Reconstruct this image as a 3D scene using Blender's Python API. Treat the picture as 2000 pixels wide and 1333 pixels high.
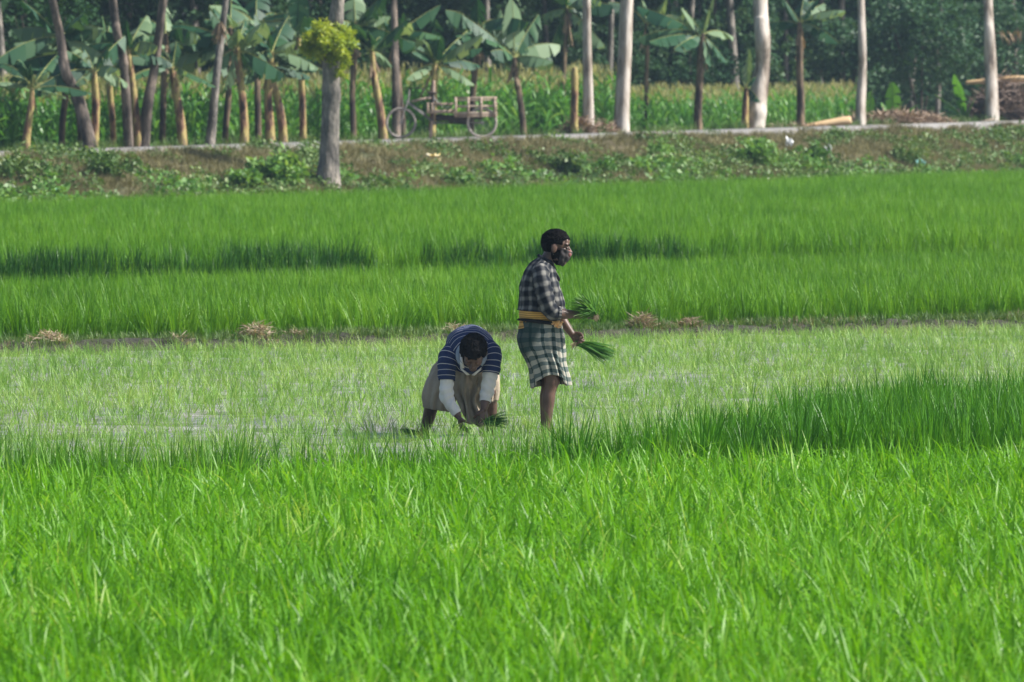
import bpy, math, random
import numpy as np
from mathutils import Vector, Matrix, noise as mnoise

for o in list(bpy.data.objects): bpy.data.objects.remove(o)
random.seed(7)
SC = bpy.context.scene
COL = SC.collection

# ------------------------------------------------------------------ camera
F = 14700.0                  # focal length in photo pixels (2000 px wide)
CH = 2.85                    # camera height
HOR = 157.0                  # horizon row in the photo
TH = math.atan((666.5-HOR)/F)
cam = bpy.data.cameras.new('camera'); camo = bpy.data.objects.new('camera', cam); COL.objects.link(camo)
cam.sensor_width = 36; cam.lens = F*36/2000; cam.clip_start = 1; cam.clip_end = 3000
camo.location = (0, 0, CH); camo.rotation_euler = (math.pi/2-TH, 0, 0)
cam.dof.use_dof = True; cam.dof.focus_distance = 60.5; cam.dof.aperture_fstop = 7.6
SC.camera = camo
# ------------------------------------------------------------------ world, sun, exposure
SUN_AZ = math.radians(-7); SUN_EL = math.radians(43)     # azimuth from +X towards +Y
w = bpy.data.worlds.new('World'); SC.world = w; w.use_nodes = True
nt = w.node_tree; sky = nt.nodes.new('ShaderNodeTexSky'); sky.sky_type = 'NISHITA'; sky.sun_disc = False
sky.sun_elevation = SUN_EL; sky.sun_rotation = math.pi/2-SUN_AZ
sky.dust_density = 2.0
bg = nt.nodes['Background']; nt.links.new(sky.outputs[0], bg.inputs[0]); bg.inputs[1].default_value = 0.095
sl = bpy.data.lights.new('sun', 'SUN'); sl.energy = 5.0; sl.angle = math.radians(0.5); sl.color = (1, .955, .88)
so = bpy.data.objects.new('sun', sl); COL.objects.link(so)
sd = Vector((math.cos(SUN_AZ)*math.cos(SUN_EL), math.sin(SUN_AZ)*math.cos(SUN_EL), math.sin(SUN_EL)))
so.rotation_euler = sd.to_track_quat('Z', 'Y').to_euler(); so.location = (20, 60, 40)
SC.view_settings.view_transform = 'Standard'; SC.view_settings.look = 'None'
SC.view_settings.exposure = 0.66; SC.view_settings.gamma = 1.0; SC.view_settings.use_curve_mapping = False
SC.render.engine = 'CYCLES'
SC.cycles.max_bounces = 8; SC.cycles.transparent_max_bounces = 8; SC.cycles.volume_bounces = 0

# ------------------------------------------------------------------ helpers
def at(px, py, Y):
    u = (px-1000)/F; v = (666.5-py)/F
    k = Y/(math.cos(TH)+v*math.sin(TH))
    return Vector((k*u, Y, CH+k*(-math.sin(TH)+v*math.cos(TH))))

_rs = np.random.RandomState(11); _T = _rs.rand(256, 256)
def vn(x, y, s=1.0, o=0):
    x = np.asarray(x, float)/s+o*17.3+1000; y = np.asarray(y, float)/s+o*5.7+1000
    xi = np.floor(x).astype(int); yi = np.floor(y).astype(int); fx = x-xi; fy = y-yi
    fx = fx*fx*(3-2*fx); fy = fy*fy*(3-2*fy)
    a = _T[xi & 255, yi & 255]; b = _T[(xi+1) & 255, yi & 255]; c = _T[xi & 255, (yi+1) & 255]; d = _T[(xi+1) & 255, (yi+1) & 255]
    return (a*(1-fx)+b*fx)*(1-fy)+(c*(1-fx)+d*fx)*fy
def fbm(x, y, s, o=0, n=3):
    r = 0; a = 1; t = 0
    for i in range(n): r = r+a*vn(x, y, s, o+i*3); t += a; a *= .5; s *= .5
    return r/t
def sstep(a, b, x):
    t = np.clip((x-a)/(b-a), 0, 1); return t*t*(3-2*t)

KB = 2.12                                   # slope of the embankment line in plan
def dline(X, Y): return Y-KB*X
def eline(X, Y): return Y-0.74*X+3.4            # bund
def gline(X, Y): return Y-1.21*X            # step between the two far plots
def zroad(X): return 1.50+(np.clip(X, -25, 32)+1.55)*0.0145
def terr(X, Y):
    X = np.asarray(X, float); Y = np.asarray(Y, float)
    d = dline(X, Y)
    z = np.zeros(np.broadcast(X, Y).shape)
    z = z-0.05+0.10*sstep(85.2, 85.7, eline(X, Y))*(1-0)+0.22*sstep(99.6, 100.1, gline(X, Y))
    t = np.clip((d-154)/11.2, 0, 1)
    zr = zroad(X)
    n = (fbm(X, Y, 2.4, 2, 2)-.5)*.5*np.sin(np.pi*np.clip((d-153.5)/12.5, 0, 1))
    bank = 0.27+(zr-0.27)*(0.55*t+0.45*(t*t*(3-2*t)))+n
    z = np.where(d > 154, bank, z)
    z = np.where(d > 165.2, zr-.02-0.30*sstep(176, 181, d)+0.10*(fbm(X, Y, 2.5, 5)-.5)*sstep(175, 182, d), z)
    return z
def hit(px, py, y0=60., y1=300.):
    Y = y0
    while Y < y1:
        p = at(px, py, Y)
        if float(terr(p.x, p.y)) >= p.z: return p
        Y += .1
    return at(px, py, y1)

def proj(p):
    c = math.cos(TH); s = math.sin(TH); dz = p[2]-CH; f = p[1]*c-dz*s
    return 1000+F*p[0]/f, 666.5-F*(p[1]*s+dz*c)/f
def roadside(px, d):            # a point at distance line d, seen in photo column px
    u = (px-1000)/F; Y = d/(1-KB*u); X = u*Y
    return Vector((X, Y, float(terr(X, Y))))

class MB:
    """collects faces for ONE mesh"""
    def __init__(s): s.v = []; s.f = []; s.uv = []; s.mi = []
    def add(s, vs, fs, uvs=None, mi=0):
        b = len(s.v); s.v.extend([tuple(v) for v in vs])
        for i, f in enumerate(fs):
            s.f.append([b+k for k in f]); s.uv.append(uvs[i] if uvs else None); s.mi.append(mi)
    def build(s, name, mat, parent=None, smooth=True, loc=None):
        me = bpy.data.meshes.new(name); me.from_pydata(s.v, [], s.f)
        for m in (mat if isinstance(mat, (list, tuple)) else [mat]): me.materials.append(m)
        me.polygons.foreach_set('use_smooth', [smooth]*len(me.polygons))
        me.polygons.foreach_set('material_index', s.mi)
        if any(u is not None for u in s.uv):
            l = me.uv_layers.new(name='UVMap'); k = 0; dat = []
            for f, u in zip(s.f, s.uv):
                if u is None: dat += [0, 0]*len(f)
                else:
                    for a in u: dat += [a[0], a[1]]
            l.data.foreach_set('uv', dat)
        me.update()
        o = bpy.data.objects.new(name, me); COL.objects.link(o)
        if parent: o.parent = parent
        if loc is not None: o.location = loc
        return o

def tag(o, label=None, cat=None, group=None, kind=None):
    if label: o['label'] = label
    if cat: o['category'] = cat
    if group: o['group'] = group
    if kind: o['kind'] = kind
    return o
def empty(name, loc, rz=0):
    o = bpy.data.objects.new(name, None); COL.objects.link(o); o.location = loc; o.rotation_euler.z = rz
    o.empty_display_size = .2
    return o

def catmull(P, t):
    n = len(P)-1; x = min(max(t*n, 0), n-1e-9); i = int(x); f = x-i
    a = P[max(i-1, 0)]; b = P[i]; c = P[i+1]; d = P[min(i+2, n)]
    return 0.5*((2*b)+(c-a)*f+(2*a-5*b+4*c-d)*f*f+(3*b-a-3*c+d)*f**3)

def loft(mb, rings, N=32, M=6, caps=(True, True), disp=None, mi=0, su=1.0, us=None):
    """rings: (C, A, B): point = C + A cos t + B sin t.  uv: u = t/2pi * su, v = length"""
    R = [np.array([list(c)+list(a)+list(b)], float).ravel() for c, a, b in rings]
    K = (len(R)-1)*M+1; V = []; vl = []; L = 0; prev = None
    for k in range(K):
        q = catmull(R, k/(K-1)); c, a, b = q[:3], q[3:6], q[6:9]
        if prev is not None: L += np.linalg.norm(c-prev)
        prev = c; vl.append(L)
        for j in range(N):
            t = 2*math.pi*j/N; dirv = a*math.cos(t)+b*math.sin(t); p = c+dirv
            if disp is not None: p = disp(p, c, dirv, t, k/(K-1), L)
            V.append(tuple(p))
    Fc = []; U = []
    for k in range(K-1):
        for j in range(N):
            j2 = (j+1) % N
            Fc.append((k*N+j, k*N+j2, (k+1)*N+j2, (k+1)*N+j))
            u0 = j/N*su; u1 = (j+1)/N*su
            U.append(((u0, vl[k]), (u1, vl[k]), (u1, vl[k+1]), (u0, vl[k+1])))
    if caps[0]: V.append(tuple(np.mean(np.array(V[:N]), 0))); c0 = len(V)-1; [(Fc.append((c0, (j+1) % N, j)), U.append(((0, 0),)*3)) for j in range(N)]
    if caps[1]:
        s = (K-1)*N; V.append(tuple(np.mean(np.array(V[s:s+N]), 0))); c1 = len(V)-1
        [(Fc.append((c1, s+j, s+(j+1) % N)), U.append(((0, vl[-1]),)*3)) for j in range(N)]
    mb.add(V, Fc, U, mi)

def tube(mb, pts, rad, N=12, M=4, side=None, ratio=1.0, mi=0, disp=None, rnd=True):
    """round limb through pts; rad list; side+ratio flattens (radius*ratio along normal to side)"""
    P = [np.array(p, float) for p in pts]; n = len(P); rings = []
    prevA = None
    for i in range(n):
        T = P[min(i+1, n-1)]-P[max(i-1, 0)]; T = T/(np.linalg.norm(T)+1e-9)
        s = np.array(side if side is not None else ((0, 1, 0) if abs(T[1]) < .9 else (1, 0, 0)), float)
        if prevA is not None and side is None: s = prevA
        A = s-T*np.dot(s, T); A = A/(np.linalg.norm(A)+1e-9); prevA = A; B = np.cross(T, A)
        r = rad[i] if isinstance(rad, (list, tuple)) else rad
        rings.append((P[i], A*r, B*r*ratio))
    if rnd:
        T0 = P[0]-P[1]; T0 = T0/np.linalg.norm(T0); T1 = P[-1]-P[-2]; T1 = T1/np.linalg.norm(T1)
        c, a, b = rings[0]; r = np.linalg.norm(a); rings = [(c+T0*r*.6*min(ratio, 1), a*.55, b*.55)]+rings
        c, a, b = rings[-1]; r = np.linalg.norm(a); rings = rings+[(c+T1*r*.6*min(ratio, 1), a*.55, b*.55)]
    loft(mb, rings, N, M, (True, True), disp, mi)

def ell(mb, c, r, R=None, N=20, K=12, mi=0, fn=None):
    V = []; Fc = []
    for i in range(K+1):
        ph = math.pi*i/K
        for j in range(N):
            t = 2*math.pi*j/N
            v = Vector((math.sin(ph)*math.cos(t), math.sin(ph)*math.sin(t), math.cos(ph)))
            q = Vector((v.x*r[0], v.y*r[1], v.z*r[2]))
            if fn: q = fn(q, v)
            if R is not None: q = R @ q
            V.append(tuple(q+Vector(c)))
    for i in range(K):
        for j in range(N):
            j2 = (j+1) % N; Fc.append((i*N+j, (i+1)*N+j, (i+1)*N+j2, i*N+j2))
    mb.add(V, Fc, None, mi)

def box(mb, c, s, R=None, mi=0):
    V = []
    for x in (-1, 1):
        for y in (-1, 1):
            for z in (-1, 1):
                q = Vector((x*s[0]/2, y*s[1]/2, z*s[2]/2))
                if R is not None: q = R @ q
                V.append(tuple(q+Vector(c)))
    mb.add(V, [(0, 1, 3, 2), (4, 6, 7, 5), (0, 4, 5, 1), (2, 3, 7, 6), (0, 2, 6, 4), (1, 5, 7, 3)], None, mi)

def remesh(mb, voxel=.006, smooth=4, fac=.5):
    me = bpy.data.meshes.new('tmp'); me.from_pydata(mb.v, [], mb.f); o = bpy.data.objects.new('tmp', me); COL.objects.link(o)
    m = o.modifiers.new('r', 'REMESH'); m.mode = 'VOXEL'; m.voxel_size = voxel; m.use_smooth_shade = True
    s = o.modifiers.new('s', 'SMOOTH'); s.iterations = smooth; s.factor = fac
    dg = bpy.context.evaluated_depsgraph_get(); dg.update()
    out = bpy.data.meshes.new_from_object(o.evaluated_get(dg)); bpy.data.objects.remove(o); bpy.data.meshes.remove(me)
    out.polygons.foreach_set('use_smooth', [True]*len(out.polygons))
    return out
def meshobj(name, me, mat, parent=None):
    me.materials.clear(); me.materials.append(mat); o = bpy.data.objects.new(name, me); COL.objects.link(o); o.parent = parent; return o

# ------------------------------------------------------------------ materials
def mat_new(name):
    m = bpy.data.materials.new(name); m.use_nodes = True; return m, m.node_tree, m.node_tree.nodes['Principled BSDF']
def nd(t, typ, **kw):
    n = t.nodes.new(typ)
    for k, v in kw.items(): setattr(n, k, v)
    return n
def ramp(t, fac, stops):
    r = nd(t, 'ShaderNodeValToRGB'); e = r.color_ramp.elements
    e[0].position = stops[0][0]; e[0].color = tuple(stops[0][1])+(1,); e[1].position = stops[-1][0]; e[1].color = tuple(stops[-1][1])+(1,)
    for p, c in stops[1:-1]: x = e.new(p); x.color = tuple(c)+(1,)
    t.links.new(fac, r.inputs[0]); return r.outputs[0]
def math_(t, op, a, b=None, c=None):
    n = nd(t, 'ShaderNodeMath', operation=op)
    for i, x in enumerate((a, b, c)):
        if x is None: continue
        if isinstance(x, (int, float)): n.inputs[i].default_value = x
        else: t.links.new(x, n.inputs[i])
    return n.outputs[0]
def mixc(t, fac, a, b, mode='MIX'):
    n = nd(t, 'ShaderNodeMix', data_type='RGBA', blend_type=mode)
    for s, x in ((n.inputs[0], fac), (n.inputs[6], a), (n.inputs[7], b)):
        if isinstance(x, (int, float)): s.default_value = x
        elif isinstance(x, tuple): s.default_value = x+(1,)
        else: t.links.new(x, s)
    return n.outputs[2]
def noisen(t, scale, detail=3, rough=.5, coord='Object', stretch=None):
    tc = nd(t, 'ShaderNodeTexCoord'); out = tc.outputs[coord]
    if stretch:
        mp = nd(t, 'ShaderNodeMapping'); mp.inputs[3].default_value = stretch; t.links.new(out, mp.inputs[0]); out = mp.outputs[0]
    n = nd(t, 'ShaderNodeTexNoise'); n.inputs['Scale'].default_value = scale; n.inputs['Detail'].default_value = detail; n.inputs['Roughness'].default_value = rough
    t.links.new(out, n.inputs['Vector']); return n.outputs[0]
def bump(t, p, h, strength=.5, dist=.01):
    b = nd(t, 'ShaderNodeBump'); b.inputs['Strength'].default_value = strength; b.inputs['Distance'].default_value = dist
    t.links.new(h, b.inputs['Height']); t.links.new(b.outputs[0], p.inputs['Normal'])

def leaf_mat(name, stops, transl=.4, rough=.45, world=None, spec=.4):
    """leaf: colour from a 'tone' attribute, per-instance random and a soft field-scale noise"""
    m, t, p = mat_new(name)
    a = nd(t, 'ShaderNodeAttribute', attribute_name='tone'); oi = nd(t, 'ShaderNodeObjectInfo')
    f = math_(t, 'ADD', math_(t, 'MULTIPLY', a.outputs['Fac'], .65), math_(t, 'MULTIPLY', oi.outputs['Random'], .35))
    if world:
        geo = nd(t, 'ShaderNodeNewGeometry'); n = nd(t, 'ShaderNodeTexNoise'); n.inputs['Scale'].default_value = world; n.inputs['Detail'].default_value = 2
        t.links.new(geo.outputs['Position'], n.inputs['Vector'])
        f = math_(t, 'ADD', f, math_(t, 'MULTIPLY', math_(t, 'SUBTRACT', n.outputs[0], .5), .9))
    c = ramp(t, f, stops); t.links.new(c, p.inputs['Base Color']); p.inputs['Roughness'].default_value = rough
    p.inputs['Specular IOR Level'].default_value = spec
    tr = nd(t, 'ShaderNodeBsdfTranslucent'); mx = nd(t, 'ShaderNodeMixShader'); mx.inputs[0].default_value = transl
    tc = mixc(t, 1.0, c, (1.35, 1.25, .55), 'MULTIPLY'); t.links.new(tc, tr.inputs[0])
    t.links.new(p.outputs[0], mx.inputs[1]); t.links.new(tr.outputs[0], mx.inputs[2])
    t.links.new(mx.outputs[0], t.nodes['Material Output'].inputs[0])
    return m
def noise_mat(name, stops, scale=5, rough=.8, bs=.4, bd=.02, stretch=None, detail=5, coord='Object', spec=.3, bscale=None):
    m, t, p = mat_new(name); n = noisen(t, scale, detail, .6, coord, stretch)
    t.links.new(ramp(t, n, stops), p.inputs['Base Color']); p.inputs['Roughness'].default_value = rough
    p.inputs['Specular IOR Level'].default_value = spec
    if bs: bump(t, p, noisen(t, bscale or scale*3, 4, .6, coord, stretch), bs, bd)
    return m

M = {}
M['rice_front'] = leaf_mat('rice_leaf_near', [(0, (.05, .18, .008)), (.5, (.115, .33, .010)), (.85, (.19, .42, .025)), (1, (.36, .52, .12))], .45, .42, .5, .3)
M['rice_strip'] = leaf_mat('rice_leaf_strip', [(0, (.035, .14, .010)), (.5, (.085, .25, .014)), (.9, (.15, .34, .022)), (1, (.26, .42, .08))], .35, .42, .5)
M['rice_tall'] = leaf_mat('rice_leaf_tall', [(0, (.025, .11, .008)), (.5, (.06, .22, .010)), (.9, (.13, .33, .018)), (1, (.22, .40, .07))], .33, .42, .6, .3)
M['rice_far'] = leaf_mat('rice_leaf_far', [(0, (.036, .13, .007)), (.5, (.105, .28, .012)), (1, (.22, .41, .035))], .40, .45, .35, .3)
M['rice_shade_tint'] = leaf_mat('rice_leaf_shade_tint', [(0, (.010, .055, .006)), (.5, (.022, .10, .010)), (1, (.06, .19, .02))], .25, .45, .25, .3)  # green darkened to paint in the shaded front of the raised plot
M['seedling'] = leaf_mat('seedling_leaf', [(0, (.06, .18, .025)), (.5, (.18, .36, .06)), (1, (.40, .54, .18))], .35, .45, .4)
M['bunch'] = leaf_mat('seedling_bunch_leaf', [(0, (.015, .075, .015)), (.6, (.05, .18, .03)), (1, (.16, .34, .08))], .25, .4)
M['bunch_light'] = leaf_mat('seedling_bunch_leaf_light', [(0, (.04, .13, .02)), (.5, (.14, .34, .06)), (1, (.36, .58, .20))], .45, .4)
M['maize'] = leaf_mat('maize_leaf', [(0, (.04, .15, .03)), (.5, (.10, .28, .05)), (1, (.24, .44, .14))], .4, .4, .3)
M['tassel'] = leaf_mat('maize_tassel', [(0, (.25, .24, .10)), (1, (.48, .48, .25))], .35, .7)
M['banana'] = leaf_mat('banana_leaf', [(0, (.012, .05, .028)), (.5, (.03, .10, .045)), (1, (.10, .20, .08))], .25, .5, .6, .3)
M['banana_pale'] = leaf_mat('banana_leaf_pale', [(0, (.08, .15, .08)), (.5, (.18, .28, .15)), (1, (.30, .40, .24))], .28, .5, .6, .3)
M['petiole'] = noise_mat('banana_petiole', [(.3, (.22, .28, .08)), (.7, (.42, .42, .18))], 4, .5, 0)
M['pstem'] = noise_mat('banana_stem', [(.36, (.05, .03, .022)), (.44, (.22, .12, .07)), (.54, (.40, .34, .12)), (.62, (.20, .13, .08)), (.7, (.55, .40, .28))], 5.0, .65, .8, .04, (1, 1, .30))
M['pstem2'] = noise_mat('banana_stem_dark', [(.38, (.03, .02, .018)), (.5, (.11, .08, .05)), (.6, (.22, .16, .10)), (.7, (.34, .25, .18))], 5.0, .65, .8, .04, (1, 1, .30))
M['dryleaf'] = leaf_mat('dry_banana_leaf', [(0, (.14, .09, .055)), (1, (.42, .32, .22))], .2, .7)
M['bark_pale'] = noise_mat('pale_bark', [(.34, (.13, .10, .08)), (.44, (.34, .29, .24)), (.56, (.52, .47, .42)), (.75, (.64, .60, .54))], 4, .85, .7, .03, (1, 1, .22))
M['bark_dark'] = noise_mat('dark_bark', [(.36, (.035, .03, .027)), (.5, (.11, .09, .075)), (.68, (.28, .22, .18))], 6, .9, .7, .04, (1, 1, .3))
M['bark_grey'] = noise_mat('grey_bark', [(.36, (.07, .065, .06)), (.5, (.17, .155, .14)), (.66, (.34, .30, .26))], 6.5, .9, 1.0, .05, (1, 1, .35))
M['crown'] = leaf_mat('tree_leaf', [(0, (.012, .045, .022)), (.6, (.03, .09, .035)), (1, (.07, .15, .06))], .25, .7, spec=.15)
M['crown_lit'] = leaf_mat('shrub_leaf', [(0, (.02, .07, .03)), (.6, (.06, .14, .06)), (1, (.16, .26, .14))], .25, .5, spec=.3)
M['epiphyte'] = leaf_mat('yellow_green_leaf', [(0, (.10, .18, .015)), (.5, (.28, .38, .03)), (1, (.50, .54, .08))], .45, .5)
M['sucker'] = leaf_mat('young_banana_leaf', [(0, (.07, .22, .03)), (1, (.16, .38, .07))], .4, .4)
M['weed'] = leaf_mat('weed_leaf', [(0, (.035, .085, .02)), (.5, (.09, .18, .04)), (1, (.24, .32, .12))], .3, .5, .35)
M['weed2'] = leaf_mat('bright_weed_leaf', [(0, (.05, .14, .02)), (.5, (.12, .27, .05)), (1, (.26, .40, .12))], .35, .45)
M['dry'] = leaf_mat('dry_grass_blade', [(0, (.09, .08, .04)), (.5, (.19, .18, .085)), (1, (.38, .34, .20))], .2, .8, .4)
M['straw'] = leaf_mat('straw_blade', [(0, (.16, .12, .08)), (.5, (.34, .27, .19)), (1, (.60, .50, .38))], .2, .8)

# ground
def ground_mat():
    m, t, p = mat_new('soil')
    n = noisen(t, .55, 6, .65); c = ramp(t, n, [(.33, (.06, .075, .03)), (.5, (.11, .10, .05)), (.66, (.18, .14, .09)), (.8, (.28, .20, .14))])
    t.links.new(c, p.inputs['Base Color']); p.inputs['Roughness'].default_value = .95; bump(t, p, noisen(t, 6, 6), .8, .06); return m
M['soil'] = ground_mat()
M['road'] = noise_mat('worn_road', [(.3, (.17, .165, .16)), (.7, (.28, .27, .26))], 1.5, .9, .3, .01)
def mud_mat():
    m, t, p = mat_new('wet_mud'); n = noisen(t, 2.2, 5, .6)
    t.links.new(ramp(t, n, [(.35, (.13, .13, .11)), (.55, (.25, .25, .22)), (.75, (.40, .40, .36))]), p.inputs['Base Color'])
    t.links.new(ramp(t, noisen(t, 1.3, 3), [(.4, (.25,)*3), (.65, (.7,)*3)]), p.inputs['Roughness'])
    bump(t, p, noisen(t, 14, 5), .7, .03); return m
M['mud'] = mud_mat()
m, t, p = mat_new('paddy_water'); p.inputs['Base Color'].default_value = (.10, .09, .075, 1); p.inputs['Roughness'].default_value = .12
bump(t, p, noisen(t, 9, 3), .25, .02); M['water'] = m
M['bundsoil'] = noise_mat('dark_wet_soil', [(.3, (.018, .018, .014)), (.55, (.045, .045, .03)), (.8, (.11, .10, .07))], 5, .8, .9, .05)

# ------------------------------------------------------------------ ground sheet, mud, water, road, bund
def grid_obj(name, xs, ys, zf, mat, kind='structure'):
    X, Y = np.meshgrid(xs, ys); Z = zf(X, Y); nx, ny = len(xs), len(ys)
    V = np.stack([X, Y, Z], -1).reshape(-1, 3)
    i = np.arange(nx-1)[None, :]+nx*np.arange(ny-1)[:, None]; i = i.ravel()
    Fq = np.stack([i, i+1, i+1+nx, i+nx], 1)
    me = bpy.data.meshes.new(name); me.from_pydata(V.tolist(), [], Fq.tolist()); me.materials.append(mat)
    me.polygons.foreach_set('use_smooth', [True]*len(me.polygons)); me.update()
    o = bpy.data.objects.new(name, me); COL.objects.link(o); o['kind'] = kind; return o
xs = np.concatenate([np.linspace(-300, -30, 10)[:-1], np.arange(-30, 38, .3), np.linspace(38, 350, 10)])
ys = np.concatenate([[-60, 0, 15], np.arange(24, 120, 1.0), np.arange(120, 225, .4), np.linspace(226, 800, 10)])
grid_obj('ground', xs, ys, lambda X, Y: terr(X, Y), M['soil'])

def seed_front(X):           # far edge of the near rice: seedling field begins behind it
    return 52.4+6.8*sstep(.1, 3.7, X)
def mud_z(X, Y): return (fbm(X, Y, .5, 3, 4)-.5)*.09+.004
nx, ny = 190, 560
U = np.linspace(-9.5, 10, nx)[None, :].repeat(ny, 0); Tt = np.linspace(0, 1, ny)[:, None].repeat(nx, 1)
Yy = 47.0+(82.0+.74*U-47.0)*Tt
V = np.stack([U, Yy, mud_z(U, Yy)], -1).reshape(-1, 3)
i = (np.arange(nx-1)[None, :]+nx*np.arange(ny-1)[:, None]).ravel()
mb = MB(); mb.v = V.tolist(); mb.f = np.stack([i, i+1, i+1+nx, i+nx], 1).tolist(); mb.uv = [None]*len(mb.f); mb.mi = [0]*len(mb.f)
tag(mb.build('paddy_mud', M['mud']), kind='structure')
mb = MB(); mb.add([(-9.5, 47, -.006), (10, 47, -.006), (10, 82.0+7.4, -.006), (-9.5, 82.0-7.03, -.006)], [(0, 1, 2, 3)])
tag(mb.build('paddy_water', M['water']), kind='structure')

# road
mb = MB(); L = np.arange(-40, 60, .5); V = []
for x in L:
    wob = .25*(float(vn(x, 0, 3, 9))-.5)
    for k, (dd, dz) in enumerate(((165.0+wob*2-.8*float(sstep(4, 10, x)), -.12), (165.2+wob*2-.8*float(sstep(4, 10, x)), .05+.05*float(sstep(4, 10, x))), (169.5, .07), (174.0+wob, .05), (174.2+wob, -.1))):
        V.append((x, dd+KB*x, float(zroad(x))+dz))
mb.add(V, [(a*5+b, a*5+b+1, a*5+b+6, a*5+b+5) for a in range(len(L)-1) for b in range(4)])
tag(mb.build('road', M['road']), kind='structure')
# bund
mb = MB(); L = np.arange(-10, 11, .05); V = []; K = 12
for x in L:
    n1 = float(fbm(x, 1, .5, 1, 3))-.5; n2 = float(fbm(x, 7, .9, 4, 3))-.5
    for k in range(K):
        s = k/(K-1); prof = [(-.06, -.08), (.0, .03), (.03, .06), (.06, .10), (.12, .12), (.20, .125), (.28, .12), (.36, .10), (.46, .09), (.56, .07), (.68, .04), (.85, -.02)][k]
        e = 85.0+prof[0]+n1*.16+.05*(float(vn(x, k, .15, 6))-.5); z = prof[1]*(1+n2*.8)+(.03*(float(vn(x*3, k*1.3, .3, 8))-.5) if 0 < k < K-1 else 0)
        V.append((x, e-3.4+.74*x, z))
mb.add(V, [(a*K+b, (a+1)*K+b, (a+1)*K+b+1, a*K+b+1) for a in range(len(L)-1) for b in range(K-1)])
tag(mb.build('earth_bund', M['bundsoil'], smooth=False), kind='structure')

# ------------------------------------------------------------------ scatter system (stuff only)
class Proto:
    def __init__(s): s.v = []; s.f = []; s.t = []; s.m = []
    def ribbon(s, L, W, R, tone, mi=0):
        """L: list of points, W widths, R: side vectors"""
        b = len(s.v); n = len(L)
        for i in range(n):
            if i == n-1: s.v.append(tuple(L[i])); s.t.append(tone)
            else:
                s.v.append(tuple(L[i]-R[i]*W[i]/2)); s.v.append(tuple(L[i]+R[i]*W[i]/2)); s.t += [tone, tone]
        for i in range(n-2):
            s.f.append((b+2*i, b+2*i+1, b+2*i+3, b+2*i+2)); s.m.append(mi)
        s.f.append((b+2*(n-2), b+2*(n-2)+1, b+2*(n-1))); s.m.append(mi)
    def blade(s, base, yaw, length, width, lean, curl, tone, nseg=5, mi=0, twist=0.3, rnd=random):
        d = np.array([math.cos(yaw), math.sin(yaw), 0]); up = np.array([0, 0, 1.]); p = np.array(base, float); a = lean
        side0 = np.array([-math.sin(yaw), math.cos(yaw), 0]); L = [p]; W = []; R = []; tw = rnd.uniform(-twist, twist)*3
        for i in range(nseg):
            f = i/nseg; W.append(width*(.55+.45*min(1, f*3))*(1-f**2.2*.85)); 
            T = d*math.sin(a)+up*math.cos(a); nrm = np.cross(side0, T); ang = tw*f
            R.append(side0*math.cos(ang)+nrm*math.sin(ang))
            p = p+T*length/nseg; a += curl/nseg*(0.4+1.4*f); L.append(p)
        W.append(0); R.append(side0); s.ribbon(L, W, R, tone, mi)
    def leafquad(s, c, n, u, ln, wd, tone, mi=0):
        c = np.array(c); v = np.cross(n, u); b = len(s.v)
        s.v += [tuple(c), tuple(c+u*ln*.45+v*wd*.5+n*ln*.06), tuple(c+u*ln), tuple(c+u*ln*.45-v*wd*.5+n*ln*.06)]
        s.t += [tone]*4; s.f.append((b, b+1, b+2, b+3)); s.m.append(mi)
def rvec(r=random):
    while 1:
        v = np.array([r.uniform(-1, 1), r.uniform(-1, 1), r.uniform(-1, 1)]); l = np.linalg.norm(v)
        if .05 < l < 1: return v/l
def proto_obj(name, pr, mats, parent=None, loc=None, rot=None):
    me = bpy.data.meshes.new(name); me.from_pydata(pr.v, [], pr.f)
    for m_ in mats: me.materials.append(m_)
    a = me.attributes.new('tone', 'FLOAT', 'POINT'); a.data.foreach_set('value', pr.t)
    me.polygons.foreach_set('material_index', pr.m)
    me.polygons.foreach_set('use_smooth', [True]*len(me.polygons)); me.update()
    o = bpy.data.objects.new(name, me); COL.objects.link(o)
    if parent: o.parent = parent
    if loc is not None: o.location = loc
    if rot is not None: o.rotation_euler = rot
    return o

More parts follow.
